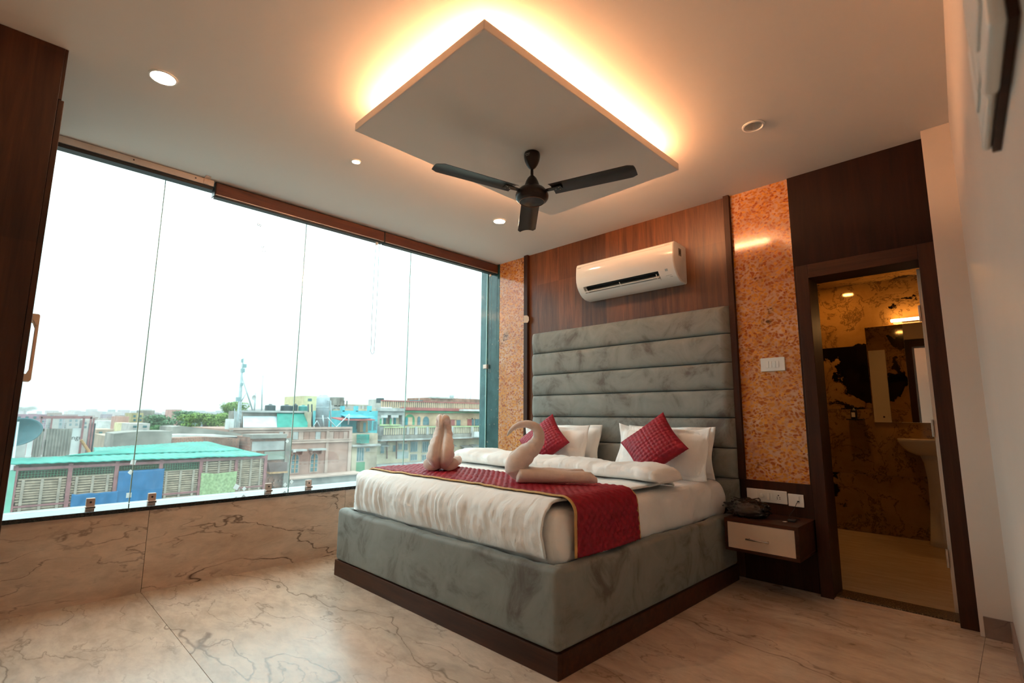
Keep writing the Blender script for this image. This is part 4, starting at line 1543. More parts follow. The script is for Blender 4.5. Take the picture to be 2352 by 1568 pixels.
tag(gnd, 'dusty ground of the town far below the window', None, None, 'structure')

def fb(X, u0, v0, u1, v1, out=0.0, deep=.05):
    """box on the facade plane X covering a pixel rectangle; out = proud of the plane"""
    y0, z0 = yz(u0, (v0+v1)/2, X)
    y1, _ = yz(u1, (v0+v1)/2, X)
    um = (u0+u1)/2
    zt = yz(um, v0, X)[1]
    zb = yz(um, v1, X)[1]
    return (X-deep, X+out, min(y0, y1), max(y0, y1), min(zt, zb), max(zt, zb))
def house(name, X, u0, u1, v0, m, depth, label, cat='building', group=None, bottom=GZ):
    y0, z0 = yz(u0, v0, X)
    y1, z1 = yz(u1, v0, X)
    z = (z0+z1)/2
    r = empty(name, (X-depth/2, (y0+y1)/2, bottom), label, cat, group)
    bx('walls', m, (X-depth, X, y0, y1, bottom, z), r)
    return r
def win(X, u0, v0, u1, v1, parent, m='pane', frame='greyl', bars=1, out=.04):
    a = fb(X, u0, v0, u1, v1, out, .02)
    w_ = bx('window', G[frame], a, parent)
    x0, x1, y0, y1, z0, z1 = a
    t = (y1-y0)*.10
    n = bars+1
    for i in range(n):
        ya = y0+t+(y1-y0-t)/n*i
        yb = y0+(y1-y0-t)/n*(i+1)
        bx('pane', G[m], (x1-.01, x1+.012, ya, yb, z0+t, z1-t), w_)
    return w_
def arch_poly(y0, y1, z0, z1, n=10):
    r = (y1-y0)/2
    h = min(r*1.25, (z1-z0)*.5)
    pts = [(y0, z0), (y1, z0)]
    for i in range(n+1):
        a = pi*i/n
        pts.append(((y0+y1)/2+r*cos(a), z1-h+h*sin(a)))
    return pts

# ---- shed with green sheet roof ------------------------------------
XS = -18.0
shed = empty('roof_shed', (XS-2, yz(320, 1060, XS)[0], -3), 'long rooftop shed of bamboo slat panels under a green sheet roof', 'shed')
zf = -3.2
posts = [35, 160, 266, 367, 459, 540, 607]
ze = yz(300, 1060, XS)[1]
def sy(u, v=1090): return yz(u, v, XS)[0]
for k, u in enumerate(posts):
    y = sy(u)
    bx('post', G['steel'], (XS-.03, XS+.07, y-.055, y+.055, zf, ze+.03), shed)
a = fb(XS, 35, 1066, 607, 1072, .09, .0)
bx('top_beam', G['steel'], (XS, XS+.08, sy(30), sy(610), ze-.11, ze-.02), shed)
zmid = yz(300, 1141, XS)[1]
bx('rail', G['steel'], (XS, XS+.06, sy(30), sy(610), zmid-.03, zmid+.025), shed)
zl_, zr_ = on(18, 1053, 'x', XS-1.2).z-.03, on(560, 1034, 'x', XS-1.2).z-.03
MB().prism([(sy(35), zf), (sy(607), zf), (sy(607), zr_-.02), (sy(35), zl_)], 'x', XS-1.17, XS-1.10).build('added_back_wall', G['bamboo'], shed)  # wall added close behind the slats to keep the shed's inside dark
for y_ in (sy(35), sy(607)-.06):
    bx('added_end_wall', G['bamboo'], (XS-1.10, XS-.06, y_, y_+.06, zf, ze-.02), shed)  # added at both ends to shut side light out of the shed
bx('lower_storey', G['greyl'], (XS-5.4, XS+.12, sy(2), sy(612), GZ, zf), shed)
for k in range(6):
    y0, y1 = sy(posts[k])+.06, sy(posts[k+1])-.06
    ztop = yz(200, 1091 if k != 4 and k != 5 else 1062, XS)[1]
    if k == 2: ztop = yz(200, 1084, XS)[1]
    zbot = zf
    # the mesh strip above
    if k < 4:
        mm = MB()
        z = ztop
        while z < ze-.11:
            mm.box(XS+.01, XS+.018, y0, y1, z, z+.008)
            z += .075
        y = y0
        while y < y1:
            mm.box(XS+.01, XS+.018, y, y+.008, ztop, ze-.11)
            y += .075
        tag(mm.build('wire_mesh', G['greenp'], shed), kind='stuff')
    if k != 2:
        mm = MB()
        z = zbot
        while z < ztop-.04:
            dy = ro.uniform(-.03, .03)
            hh = ro.uniform(.042, .060)
            mm.box(XS-.015, XS+.015+ro.uniform(0, .02), y0+max(0, dy), y1+min(0, dy), z, z+hh)
            z += hh+ro.uniform(.018, .034)
        tag(mm.build('slat_panel', G['bamboo'], shed), kind='stuff')
        for q in (.12, .5, .86):
            y = y0+(y1-y0)*q
            bx('batten', G['batten'], (XS+.03, XS+.055, y-.035, y+.035, zbot, ztop-.02), shed)
def cloth_sheet(name, m, u0, v0, u1, v1, seed, parent, sag=.0):
    y0, z0 = yz(u0, v0, XS)
    y1, z1 = yz(u1, v1, XS)
    def fn(a, b):
        y = y0+(y1-y0)*a
        z = z0+(z1-z0)*b
        return (XS+.085+.02*fbm(y*3+seed, z*2, seed, 3)+.012*sin(a*22+b*6+seed), y, z-sag*sin(pi*a)*(1-b)+.015*fbm(a*4, 3, seed))
    o = MB().grid(fn, 40, 24).build(name, m, parent, True)
    s = o.modifiers.new('solid', 'SOLIDIFY')
    s.thickness = .008
    return o
cloth_sheet('blue_tarp', G['tarp'], 272, 1081, 364, 1200, 1, shed)
cloth_sheet('blue_tarp', G['tarp'], 164, 1134, 262, 1200, 3, shed, .02)
cloth_sheet('shade_net', G['net'], 461, 1086, 537, 1150, 5, shed, .04)
# roof sheets: lower strip at the eave and upper strips behind
def roof_sheet(ua, va, ub, vb, uc, vc, ud, vd, Xa, Xb, m=G['sheetg']):
    A, B = on(ua, va, 'x', Xa), on(ub, vb, 'x', Xa)
    C_, D = on(uc, vc, 'x', Xb), on(ud, vd, 'x', Xb)
    n = 60
    def fn(a, b):
        p = A.lerp(B, a).lerp(D.lerp(C_, a), b)
        return (p.x, p.y, p.z+.007*sin(a*n*pi*.9)+.03*fbm(p.y*.6, p.x*.6, 2, 2))
    o = MB().grid(fn, n*3, 8).build('roof_sheet', m, shed, True)
    s = o.modifiers.new('solid', 'SOLIDIFY')
    s.thickness = .02
    return o
roof_sheet(14, 1068, 612, 1046, 560, 1034, 18, 1053, XS+.25, XS-1.2)
roof_sheet(150, 1047, 560, 1034, 520, 1024, 300, 1029, XS-1.1, XS-2.3)
roof_sheet(215, 1040, 535, 1028, 475, 1014, 215, 1028, XS-2.2, XS-4.2)
gp = bx('downpipe', wcol('mint_paint', (.18, .42, .32)), fb(XS, 14, 1080, 28, 1200, .08, .05), shed)

# ---- board hut and cage on the roof at the left ----------------------
XH = -21.0
hut = empty('board_hut', (XH-.7, yz(120, 1020, XH)[0], -2), 'grey board hut with a rusty mesh cage standing behind the green roof', 'hut')
for q_ in ((76, 984, 98, 1052), (103, 984, 162, 1052), (98, 984, 103, 990), (98, 1010, 103, 1052)):
    bx('board_panel', G['board'], fb(XH, *q_, 0, .06), hut)
hy0, hz0 = yz(60, 1050, XH)
bx('stand', G['greyl'], (XH-1.2, XH+.35, hy0, yz(217, 1050, XH)[0], -3.2, hz0), hut)
for i in range(12):
    u = 78+i*7
    if i == 3: continue
    bx('board_rib', G['board'], fb(XH, u, 985, u+2.6, 1051, .03, 0), hut)
for (a, b, c, d) in ((92, 957, 96, 984), (116, 960, 120, 984), (185, 960, 190, 1044), (202, 958, 207, 1042), (209, 960, 213, 1040)):
    bx('cage_post', G['steel'], fb(XH, a, b, c, d, .03, .04), hut)
bx('cage_beam', G['steel'], fb(XH, 90, 955, 212, 961, .03, .05), hut)
bx('cage_wall', G['tank'], fb(XH-1.0, 200, 972, 216, 1042, 0, .08), hut)
mm = MB()
y0, z0 = yz(92, 984, XH)
y1, z1 = yz(186, 961, XH)
y = y0
while y < y1:
    mm.box(XH-.02, XH-.012, y, y+.006, z0, z1)
    y += .07
z = z0
while z < z1:
    mm.box(XH-.02, XH-.012, y0, y1, z, z+.006)
    z += .07
tag(mm.build('wire_mesh', G['galv'], hut), kind='stuff')
sg = bx('sign_board', G['white'], fb(XH, 163, 983, 184, 1042, -.02, .05), hut)
me = text_mesh('angr', .22, M['black'], 'lettering')
lo = bpy.data.objects.new('lettering', me)
p = on(172, 1005, 'x', XH-.015)
lo.matrix_world = Matrix.Translation(p) @ Matrix.Rotation(pi/2, 4, 'Z') @ Matrix.Rotation(pi/2, 4, 'X')
finish(lo, sg)
p, q = on(186, 1010, 'x', XH+.25), on(208, 1042, 'x', XH+.15)
MB().tube([p, q], .05, 6).build('leaning_timber', G['wood'], hut)
bx('white_post', G['white'], fb(XH, 62, 1000, 74, 1048, 0, .2), hut)

# ---- satellite dish -------------------------------------------------
XD = -20.0
dc = on(38, 992, 'x', XD)
dish = empty('satellite_dish', (dc.x, dc.y, -2), 'dark teal satellite dish on a thin pole by the shed', 'satellite dish')
dm = plain('dark_teal_dish', (.03, .10, .115), .5)
def dfn(a, b):
    th = 2*pi*a
    r = .02+b*.62
    return (dc.x+.25*(r/.64)**2-.1, dc.y+r*cos(th), dc.z+r*.72*sin(th)+r*.15*cos(th))
do = MB().grid(dfn, 40, 10, True).build('reflector', dm, dish, True)
s = do.modifiers.new('solid', 'SOLIDIFY')
s.thickness = .02
pt_, pb_ = on(42, 968, 'x', XD+.15), on(33, 1060, 'x', XD+.15)
MB().tube([pt_, (pt_.x, pb_.y, -3.21)], .035, 8).build('pole', G['galv'], dish, True)

# ---- old brick roofs behind the shed --------------------------------
def wallbox(name, X, pts, depth, m, label, cat='wall', bottom=GZ):
    ys_ = [yz(u, v, X) for u, v in pts]
    poly = ys_ + [(ys_[-1][0], bottom), (ys_[0][0], bottom)]
    o = MB().prism(poly, 'x', X-depth, X).build(name, m)
    tag(o, label, cat)
    return o
wallbox('old_wall', -23.5, [(262, 996), (300, 992), (330, 990), (396, 990)], 2.5, G['grey'], 'low stained concrete wall behind the green roof', 'wall')
wallbox('old_wall', -27, [(397, 980), (420, 978), (470, 984), (520, 991), (556, 996)], 3, G['grey'], 'taller mossy concrete wall sloping down beside the trees', 'wall')
wallbox('brick_wall', -25, [(395, 1006), (470, 1003), (520, 1005), (550, 1007)], 1.0, G['brick'], 'weathered brick wall just behind the green roof', 'wall')
p0_ = wallbox('roof_slab', -26, [(352, 1000), (420, 997), (500, 998), (570, 1003), (571, 1006), (350, 1005)], 1.5, G['white'], 'thin pale roof slab lying on the brick wall', 'roof slab', -.72)
ob = empty('old_house', (-24.5, yz(610, 1020, -24)[0], GZ), 'crumbling house with patchy plaster and exposed brick beside the shed', 'house')
bx('walls', G['brick'], (-26.5, -24, yz(575, 1000, -24)[0], yz(662, 1000, -24)[0], GZ, yz(610, 1003, -24)[1]), ob)
bx('mossy_coping', G['grey'], fb(-24, 575, 997, 655, 1006, .25, 1.2), ob)
bx('plaster_patch', G['greyl'], fb(-24, 578, 1013, 652, 1034, .06, 0), ob)
bx('plaster_patch', wcol('green_grey_plaster', (.28, .33, .28)), fb(-24, 606, 1036, 654, 1055, .08, 0), ob)
bx('pier', G['grey'], fb(-24, 651, 1006, 664, 1120, .15, 0), ob)
la = [yz(608, 1062, -24), yz(652, 1060, -24), yz(650, 1080, -24), yz(612, 1082, -24)]
MB().prism(la, 'x', -23.9, -23.5).build('lean_to_roof', wcol('brown_tile', (.16, .11, .10)), ob)
bx('ledge', G['wood'], fb(-24, 611, 1081, 652, 1085, .5, 0), ob)
for i in range(16):
    u, v = 612+ro.random()*38, 1090+ro.random()*40
    bx('loose_brick', G['brick'], fb(-24, u, v, u+4, v+3, ro.uniform(.05, .2), 0), ob)

# ---- pink house -----------------------------------------------------
XP = -32.0
pk = house('pink_house', XP, 526, 806, 984, G['pink'], 9, 'pink sandstone house with two arched windows', 'building')
for (v0, v1, o_) in ((981, 986, .18), (988, 991, .08), (1010, 1013, .10), (1014, 1018, .16)):
    bx('cornice', G['pinkl'], fb(XP, 526, v0, 807, v1, o_, 0), pk)
for (u0, u1) in ((651, 659), (747, 753), (799, 806)):
    bx('pilaster', G['pinkl'], fb(XP, u0, 985, u1, 1085, .07, 0), pk)
stones = [602, 615, 628, 640, 650, 660, 672, 685, 697, 710, 724, 736, 746, 755, 766, 778, 788, 798]
for i in range(len(stones)-1):
    if stones[i] in (650, 746): continue
    c = ro.choice(['pink', 'pinkl', 'pink', 'greyl', 'pink'])
    bx('stone_panel', G[c], fb(XP, stones[i]+.6, 991.5, stones[i+1]-.6, 1009, .035, 0), pk)
for i, (u0, u1, v0, v1) in enumerate(((669, 684, 1043, 1085), (713, 728, 1041, 1082))):
    a = fb(XP, u0-2, v0-2, u1+2, v1+2, .08, 0)
    wn_ = MB().prism(arch_poly(a[2], a[3], a[4], a[5]), 'x', XP, XP+.06).build('window', G['pinkl'], pk)
    a = fb(XP, u0, v0, u1, v1, .08, 0)
    MB().prism(arch_poly(a[2], a[3], a[4], a[5]), 'x', XP+.06, XP+.075).build('pane', G['pane'], wn_)
    ym = (a[2]+a[3])/2
    bx('mullion', G['wood'], (XP+.075, XP+.11, ym-.03, ym+.03, a[4], a[5]-.02), wn_)
    for k in range(1, 4):
        z = a[4]+(a[5]-a[4])*k/4.4
        bx('glazing_bar', G['pinkl'], (XP+.075, XP+.10, a[2]+.02, a[3]-.02, z-.018, z+.018), wn_)
    bx('sunshade', G['greyl'], fb(XP, u0-5, v0-12, u1+12, v0-8, .7, 0), pk)
    for uu in (u0-2, u1+6):
        bx('bracket', G['pinkl'], fb(XP, uu, v0-8, uu+2, v0, .35, 0), pk)
bx('lower_ledge', G['pinkl'], fb(XP, 600, 1089, 812, 1092, 1.6, 0), pk)
bx('lower_wall', G['greyl'], fb(XP, 600, 1093, 812, 1140, 1.2, 0), pk)
# on its roof
bx('roof_room', G['grey'], fb(XP-1.5, 556, 944, 702, 983, 0, 3), pk)
def slanted(name, X0, X1, u0, v0, u1, v1, m, parent):
    A = on(u0, v1, 'x', X0)
    B = on(u1, v1, 'x', X0)
    z1 = yz((u0+u1)/2, v0, X1)[1]
    c = yz(u0, v0, X1)[0], yz(u1, v0, X1)[0]
    b_ = MB()
    b_.quad(A, B, (X1, c[1], z1), (X1, c[0], z1))
    o = b_.build(name, m, parent)
    s = o.modifiers.new('solid', 'SOLIDIFY')
    s.thickness = .05
    return o
slanted('white_awning', XP-.2, XP-1.4, 558, 957, 602, 982, G['sheetw'], pk)
slanted('white_awning', XP-.2, XP-1.4, 602, 957, 641, 982, G['sheetw'], pk)
slanted('green_awning', XP-.15, XP-1.4, 636, 949, 672, 983, G['sheetg'], pk)
slanted('green_awning', XP-.15, XP-1.4, 672, 949, 706, 983, G['sheetg'], pk)
bx('gable_edge', G['cream'], fb(XP-.6, 706, 946, 715, 982, 0, .6), pk)
bx('roof_edge', G['greyl'], fb(XP-1.4, 556, 943, 706, 947, .2, .4), pk)
for (u0, u1, v0, m, lab) in ((608, 632, 929, 'tank', 'dark plastic water tank, lone one beside the thin pole'), (644, 671, 930, 'tank', 'dark plastic water tank, wide one in the middle of the roof'),
                             (672, 683, 928, 'tank', 'dark plastic water tank, narrow one squeezed beside the green tank'), (685, 707, 931, 'tankg', 'green plastic water tank on the roof')):
    A, B = on(u0, 944, 'x', XP-2.5), on(u1, 944, 'x', XP-2.5)
    zt, zb = yz(u0, v0, XP-2.5)[1], yz((u0+u1)/2, 944, XP-1.5)[1]+.03
    r_ = (B.y-A.y)/2
    r_ = min(r_, .62)
    t_ = empty('water_tank', (XP-2.5, (A.y+B.y)/2, zb), lab, 'water tank', 'roof water tanks')
    prf = [(r_, zb)]
    for k in range(5):
        z = zb+(zt-zb)*(.1+.17*k)
        prf += [(r_, z), (r_*.97, z+.02), (r_, z+.04)]
    prf += [(r_*.9, zt-.04), (r_*.45, zt)]
    to = MB().lathe(prf, (XP-2.5, (A.y+B.y)/2), 20).build('tank_body', G[m], t_, True)
    MB().lathe([(r_*.3, zt-.01), (r_*.3, zt+.05), (.02, zt+.06)], (XP-2.5, (A.y+B.y)/2), 16).build('lid', G[m], t_)
A, B = on(727, 940, 'x', XP-1), on(755, 940, 'x', XP-1)
zt, zb = yz(741, 907, XP-1)[1], yz(741, 984, XP)[1]+.01
r_ = (B.y-A.y)/2
st_ = empty('steel_tank', (XP-1, (A.y+B.y)/2, zb), 'tall silver cylindrical tank on the pink house roof', 'water tank')
MB().lathe([(r_, zb), (r_, zt-.25), (r_*.9, zt-.1), (r_*.62, zt-.06), (r_*.62, zt), (.02, zt)], (XP-1, (A.y+B.y)/2), 28).build('tank_body', G['silver'], st_, True)
for z in (zb+.7, zb+1.5):
    MB().lathe([(r_+.01, z), (r_+.03, z+.02), (r_+.01, z+.04)], (XP-1, (A.y+B.y)/2), 28).build('band', G['galv'], st_)
def pipe(name, pts, r, parent, m='galv', X=XP-.2):
    return MB().tube([on(u, v, 'x', X) for u, v in pts], r, 6).build(name, G[m], parent, True)
for pts in (((718, 982), (728, 966), (736, 982)), ((744, 983), (741, 953)), ((752, 958), (772, 981), (801, 952)), ((760, 982), (759, 920), (752, 920)), ((802, 950), (800, 975))):
    pipe('brace_pipe', pts, .045, pk)
for u in (709, 717): pipe('vent_pipe', ((u, 982), (u-1, 928)), .06, pk, 'tank', XP-1.2)

# mast and poles
mast = empty('antenna_mast', (XP-.5, on(545, 975, 'x', XP-.5).y, 0), 'tall cluttered antenna mast with boxes and a diagonal stay', 'antenna mast')
XM = XP-.5
pipe('mast_pole', ((544, 985), (547, 950), (551, 900), (556, 850), (560, 822)), .06, mast, 'galv', XM)
pipe('mast_pole', ((552, 985), (553, 940), (555, 880), (557, 850)), .05, mast, 'galv', XM-.3)
pipe('stay', ((556, 864), (580, 942)), .05, mast, 'galv', XM)
pipe('stay', ((554, 922), (569, 897)), .03, mast, 'galv', XM)
pipe('cross_pipe', ((549, 929), (577, 929)), .03, mast, 'galv', XM)
for (u0, v0, u1, v1) in ((556, 836, 565, 844), (554, 846, 561, 855), (543, 912, 551, 921), (552, 880, 557, 886), (555, 824, 557, 832)):
    bx('antenna_box', plain('teal_grey_box', (.14, .24, .25), .5), fb(XM, u0, v0, u1, v1, .15, .15), mast)
for v in range(870, 975, 9):
    pipe('rung', ((543+(975-v)*.09, v), (552+(975-v)*.06, v)), .018, mast, 'galv', XM)
p1_ = pipe('thin_pole', ((601, 944), (602, 900), (604, 862)), .045, None, 'galv', XP-2)
tag(p1_, 'tall thin metal pole left of the dark water tanks', 'pole')
p2_ = empty('dish_pole', (XP-2, on(586, 944, 'x', XP-2).y, 0), 'short pole with a small pale dish near the mast', 'pole')
pipe('pole', ((584, 945), (587, 902)), .05, p2_, 'galv', XP-2)
c = on(583, 913, 'x', XP-1.9)
def d2(a, b):
    t, r_ = 2*pi*a, .015+.17*b
    return (c.x-.05+.10*b*b, c.y+r_*cos(t)*.8, c.z+r_*sin(t))
so2 = MB().grid(d2, 20, 5, True).build('dish', G['white'], p2_, True)
so2.modifiers.new('solid', 'SOLIDIFY').thickness = .012
rb = MB()
for u in (538, 540, 542.5, 545, 549):
    rb.tube([on(u, 985, 'x', XP-.1), on(u+.6, 940+ro.uniform(-4, 6), 'x', XP-.1)], .02, 5)
rbo = rb.build('rebar_bundle', G['galv'])
tag(rbo, 'bundle of rusty reinforcement bars at the corner of the pink house', 'rebar', None, 'stuff')
bx('parapet_block', G['white'], fb(XP, 528, 962, 536, 990, .1, 1), pk)

# ---- yellow stair tower and grey roof houses behind ------------------
yt = house('stair_tower', -47, 699, 732, 909, G['yellow'], 5, 'pale yellow stair tower behind the silver tank')
bx('window', G['pane'], fb(-47, 707, 915, 716, 921, .03, 0), yt)
gh = house('grey_house', -60, 757, 812, 931, G['greyl'], 8, 'grey flat-roofed house behind the silver tank')
bx('roof_room', G['grey'], fb(-60, 768, 912, 790, 933, 0, 4), gh)
for u in (775, 782, 789, 796):
    bx('roof_post', G['grey'], fb(-60, u, 920, u+1.5, 933, .1, .1), gh)
for u in (763, 774, 786):
    win(-60, u, 937, u+7, 945, gh, 'pane', 'greyl')
bh = house('beige_house', -62, 796, 866, 929, G['cream'], 8, 'beige parapet roof beyond the turquoise house')
for u in range(798, 864, 8):
    bx('parapet_panel', G['greyl'], fb(-62, u, 931, u+6, 939, .1, 0), bh)

# ---- turquoise house ------------------------------------------------
XT = -40.0
tq = house('turquoise_house', XT, 785, 868, 943, G['turq'], 6, 'bright turquoise house with blue awnings')
for u in (787, 818, 849):
    bx('roof_pillar', G['turq'], fb(XT, u, 932, u+5, 945, 0, .5), tq)
def awn(u0, v0, u1, v1, m, out, nm='awning'):
    a = fb(XT, u0, v0, u1, v1, 0, 0)
    y0, y1, z0, z1 = a[2:]
    b_ = MB().prism([(XT, z1), (XT+out, z0), (XT+out, z0-.08), (XT, z1-.08)], 'y', y0, y1)
    return b_.build(nm, G[m] if isinstance(m, str) else m, tq)
awn(780, 950, 826, 958, plain('blue_awning', (.03, .28, .42), .5), 1.6)
awn(815, 953, 846, 958, plain('blue_awning', (.03, .28, .42), .5), 1.2)
awn(760, 958, 838, 963, 'red', 1.9, 'red_awning')
for (u0, u1, v0, v1) in ((817, 826, 966, 986), (847, 854, 962, 989), (857, 865, 966, 988)):
    win(XT, u0, v0, u1, v1, tq, 'pane', 'turq')
kk = MB().prism([yz(827, 992, XT+.6), yz(845, 992, XT+.6), yz(845, 967, XT+.6), yz(836, 961, XT+.6), yz(827, 968, XT+.6)], 'x', XT, XT+.6).build('porch', wcol('ochre_plaster', (.34, .23, .12)), tq)
bx('porch_door', G['turqd'], fb(XT+.6, 834, 970, 840, 991, .03, 0), tq)
lw = house('beige_lower_house', XT+2, 805, 868, 995, wcol('stained_beige_plaster', (.45, .38, .28), var=.5, scale=.6), 1.9, 'stained beige house below the turquoise one with a green shutter box')
bx('roof_slab', G['greyl'], fb(XT+2, 804, 1020, 868, 1024, .5, 0), lw)
gb = bx('green_tank_box', G['sheetg'], fb(XT+2, 819, 997, 839, 1017, .7, 0), lw)
for i in range(5):
    bx('corrugation', G['sheetg'], fb(XT+2.7, 819, 1000+i*3.4, 839, 1001.5+i*3.4, .05, 0), gb)
bx('door', G['greenp'], fb(XT+2, 817, 1061, 837, 1090, .05, 0), lw)
win(XT+2, 818, 1026, 836, 1060, lw, 'pane', 'greyl', 2)
win(XT+2, 840, 1028, 849, 1037, lw, 'pane', 'greyl')
bx('cream_corner', G['cream'], fb(XT+2, 805, 1025, 816, 1085, .2, 0), lw)

# ---- long cream building --------------------------------------------
XC = -44.0
cb_ = house('cream_building', XC, 866, 1215, 942, G['cream'], 10, 'long cream building with two balustraded balconies')
def rail_row(u0, u1, v0, v1, out, m, cap, parent, vv=None):
    a = fb(XC, u0, v0, u1, v1, 0, 0)
    y0, y1, z0, z1 = a[2:]
    mm = MB()
    y = y0
    while y < y1:
        mm.box(XC+out-.08, XC+out, y, y+.14, z0, z1)
        y += .27
    tag(mm.build('balusters', G[m], parent), kind='stuff')
    bx('rail_cap', G[cap], (XC+out-.14, XC+out+.06, y0, y1, z1, z1+.12), parent)
    bx('rail_backing', G['greyl'], (XC+out-.16, XC+out-.10, y0, y1, z0, z1), parent)
rail_row(870, 1215, 926, 938, .5, 'peach', 'red', cb_)
bx('red_cornice', G['red'], fb(XC, 918, 938, 1215, 944, .6, 0), cb_)
bx('green_cornice', G['greenp'], fb(XC, 918, 945, 1215, 948.5, .4, 0), cb_)
bx('grey_cornice', G['greyl'], fb(XC, 864, 937, 921, 944, .9, 0), cb_)
bx('upper_wall', G['peach'], fb(XC, 921, 948, 1215, 977, .03, 0), cb_)
ub = MB()
for q_ in ((866, 944, 921, 953), (866, 975, 921, 1000), (866, 953, 873, 975), (892, 953, 896, 975), (917, 953, 921, 975)):
    ub.box(*fb(XC, *q_, .6, 0))
ub.build('upper_bay', G['greyl'], cb_)
for (u0, u1) in ((873, 892), (896, 917)):
    bx('bay_lintel', G['white'], fb(XC+.6, u0+2, 953, u1-2, 959, .04, 0), cb_)
    bx('green_shutter', G['greenp'], fb(XC+.6, u0-1, 961, u0+3, 974, .05, 0), cb_)
    bx('turquoise_door', G['turqd'], fb(XC, u0+8, 958, u0+13, 976, .05, 0), cb_)
    bx('sill_band', G['lime'], fb(XC+.6, u0-2, 974, u1+1, 977.5, .15, 0), cb_)
def aopen(u0, u1, v0, v1, m, parent, out=.06):
    a = fb(XC, u0, v0, u1, v1, 0, 0)
    return MB().prism(arch_poly(a[2], a[3], a[4], a[5]), 'x', XC+.03, XC+out).build('archway', G[m] if isinstance(m, str) else m, parent)
a_ = aopen(929, 952, 951, 976, 'greenp', cb_)
bx('door', G['peach'], fb(XC, 936, 958, 946, 976, .09, 0), a_)
bx('door', G['turqd'], fb(XC, 930, 959, 936, 976, .09, 0), a_)
aopen(958, 965, 956, 976, 'pane', cb_)
aopen(971, 985, 956, 976, 'pane', cb_)
for (u0, u1, v0, v1, m) in ((1005, 1014, 965, 976.5, 'pane'), (1018, 1028, 953, 976.5, 'turq'), (1031, 1044, 963, 977, 'red'), (1048, 1057, 964, 977, 'pane'), (1073, 1083, 962, 977, 'red'), (1083, 1088, 962, 977, 'pane'), (1090, 1100, 962, 977, 'pane'), (1110, 1120, 962, 977, 'pane')):
    d_ = bx('door', G[m], fb(XC, u0, v0, u1, v1, .06, 0), cb_)
    bx('lintel', G['peach'], fb(XC, u0-1.5, v0-2, u1+1.5, v0, .14, 0), d_)
bx('white_awning', G['white'], fb(XC, 1047, 941, 1215, 945, 1.4, 0), cb_)
rail_row(868, 1215, 980, 994, 1.2, 'cream', 'lime', cb_)
for u in (919, 938, 964, 1021, 1066, 1085):
    bx('rail_pier', G['greyl'], fb(XC, u, 979, u+5, 997, 1.3, 0), cb_)
bx('balcony_slab', G['grey'], fb(XC, 862, 995, 1215, 1003, 1.3, 0), cb_)
bx('slab_edge', G['greyl'], fb(XC, 856, 1003, 1215, 1006, 1.6, 0), cb_)
bx('rust_band', wcol('rust_stain', (.38, .20, .12)), fb(XC, 866, 1007, 1215, 1009.5, .05, 0), cb_)
for (u0, u1, v0, v1, b) in ((874, 882, 1024, 1041, 1), (902, 908, 1022, 1037, 0), (914, 923, 1018, 1033, 1), (927, 936, 1018, 1034, 1), (942, 959, 1013, 1038, 2), (942, 958, 1042, 1058, 2), (969, 984, 1013, 1039, 2), (968, 984, 1043, 1058, 2),
                            (1021, 1037, 1025, 1045, 1), (1061, 1070, 1027, 1043, 1), (1081, 1090, 1025, 1041, 1), (1112, 1122, 1025, 1041, 1)):
    w_ = win(XC, u0, v0, u1, v1, cb_, 'pane', 'greyl', b, .06)
    if v0 > 1019 and u0 not in (902,) and v0 < 1040:
        a = fb(XC, u0-4, v0-5, u1+4, v0-1, 0, 0)
        MB().prism([(XC, a[5]), (XC+.8, a[4]), (XC+.8, a[4]-.06), (XC, a[5]-.06)], 'y', a[2], a[3]).build('sunshade', G['greyl'], w_)
for (u0, u1, v0) in ((876, 883, 1004), (927, 934, 1007)):
    bx('vent_louvre', G['steel'], fb(XC, u0, v0+3, u1, v0+8, .03, 0), cb_)
bx('string_course', G['greyl'], fb(XC, 856, 1054, 1215, 1058, .9, 0), cb_)
bx('pale_patch', wcol('pale_blue_plaster', (.40, .47, .45)), fb(XC, 912, 1036, 938, 1053, .02, 0), cb_)
for u in (893+18, 889):
    pipe('drain_pipe', ((u, 1006), (u, 1053)), .05, cb_, 'steel', XC+.1)
au = bx('ac_condenser', G['white'], fb(XC+1.4, 1083, 991, 1097, 1003, .5, 0), cb_)
# brick house and roof clutter behind the cream building
bk_ = house('brick_house', -56, 989, 1120, 915, G['brick'], 6, 'long brick roof room behind the cream building')
bx('coping', G['greyl'], fb(-56, 989, 912, 1040, 915, .2, .5), bk_)
rc = house('roof_hut', -58, 936, 983, 920, G['cream'], 4, 'cream roof hut behind the red rail of the cream building')
bx('blue_lintel', G['turqd'], fb(-58, 940, 919, 980, 921, .15, 0), rc)
gt = bx('roof_cabin', G['greyl'], fb(-52, 865, 917, 875, 942, 0, 2))
tag(gt, 'narrow grey roof cabin at the end of the cream building', 'roof cabin')
wt = bx('roof_cabinet', G['tank'], fb(-50, 874, 914, 882, 925, 0, 1))
tag(wt, 'dark square cabinet on the roof rail', 'cabinet')
for k, (u, v0, v1) in enumerate(((1040, 898, 914), (1050, 905, 915), (1069, 904, 917), (1080, 900, 917), (962, 914, 922))):
    ap = pipe('roof_aerial', ((u, v1), (u+ro.uniform(-1, 2), v0)), .03, None, 'galv', -55.5)
    tag(ap, 'thin aerial rod standing on a roof behind the cream building', 'aerial', 'roof aerials')
bx('vent_box', G['galv'], fb(-56.2, 1037, 908, 1043, 917, 0, .5), bk_)

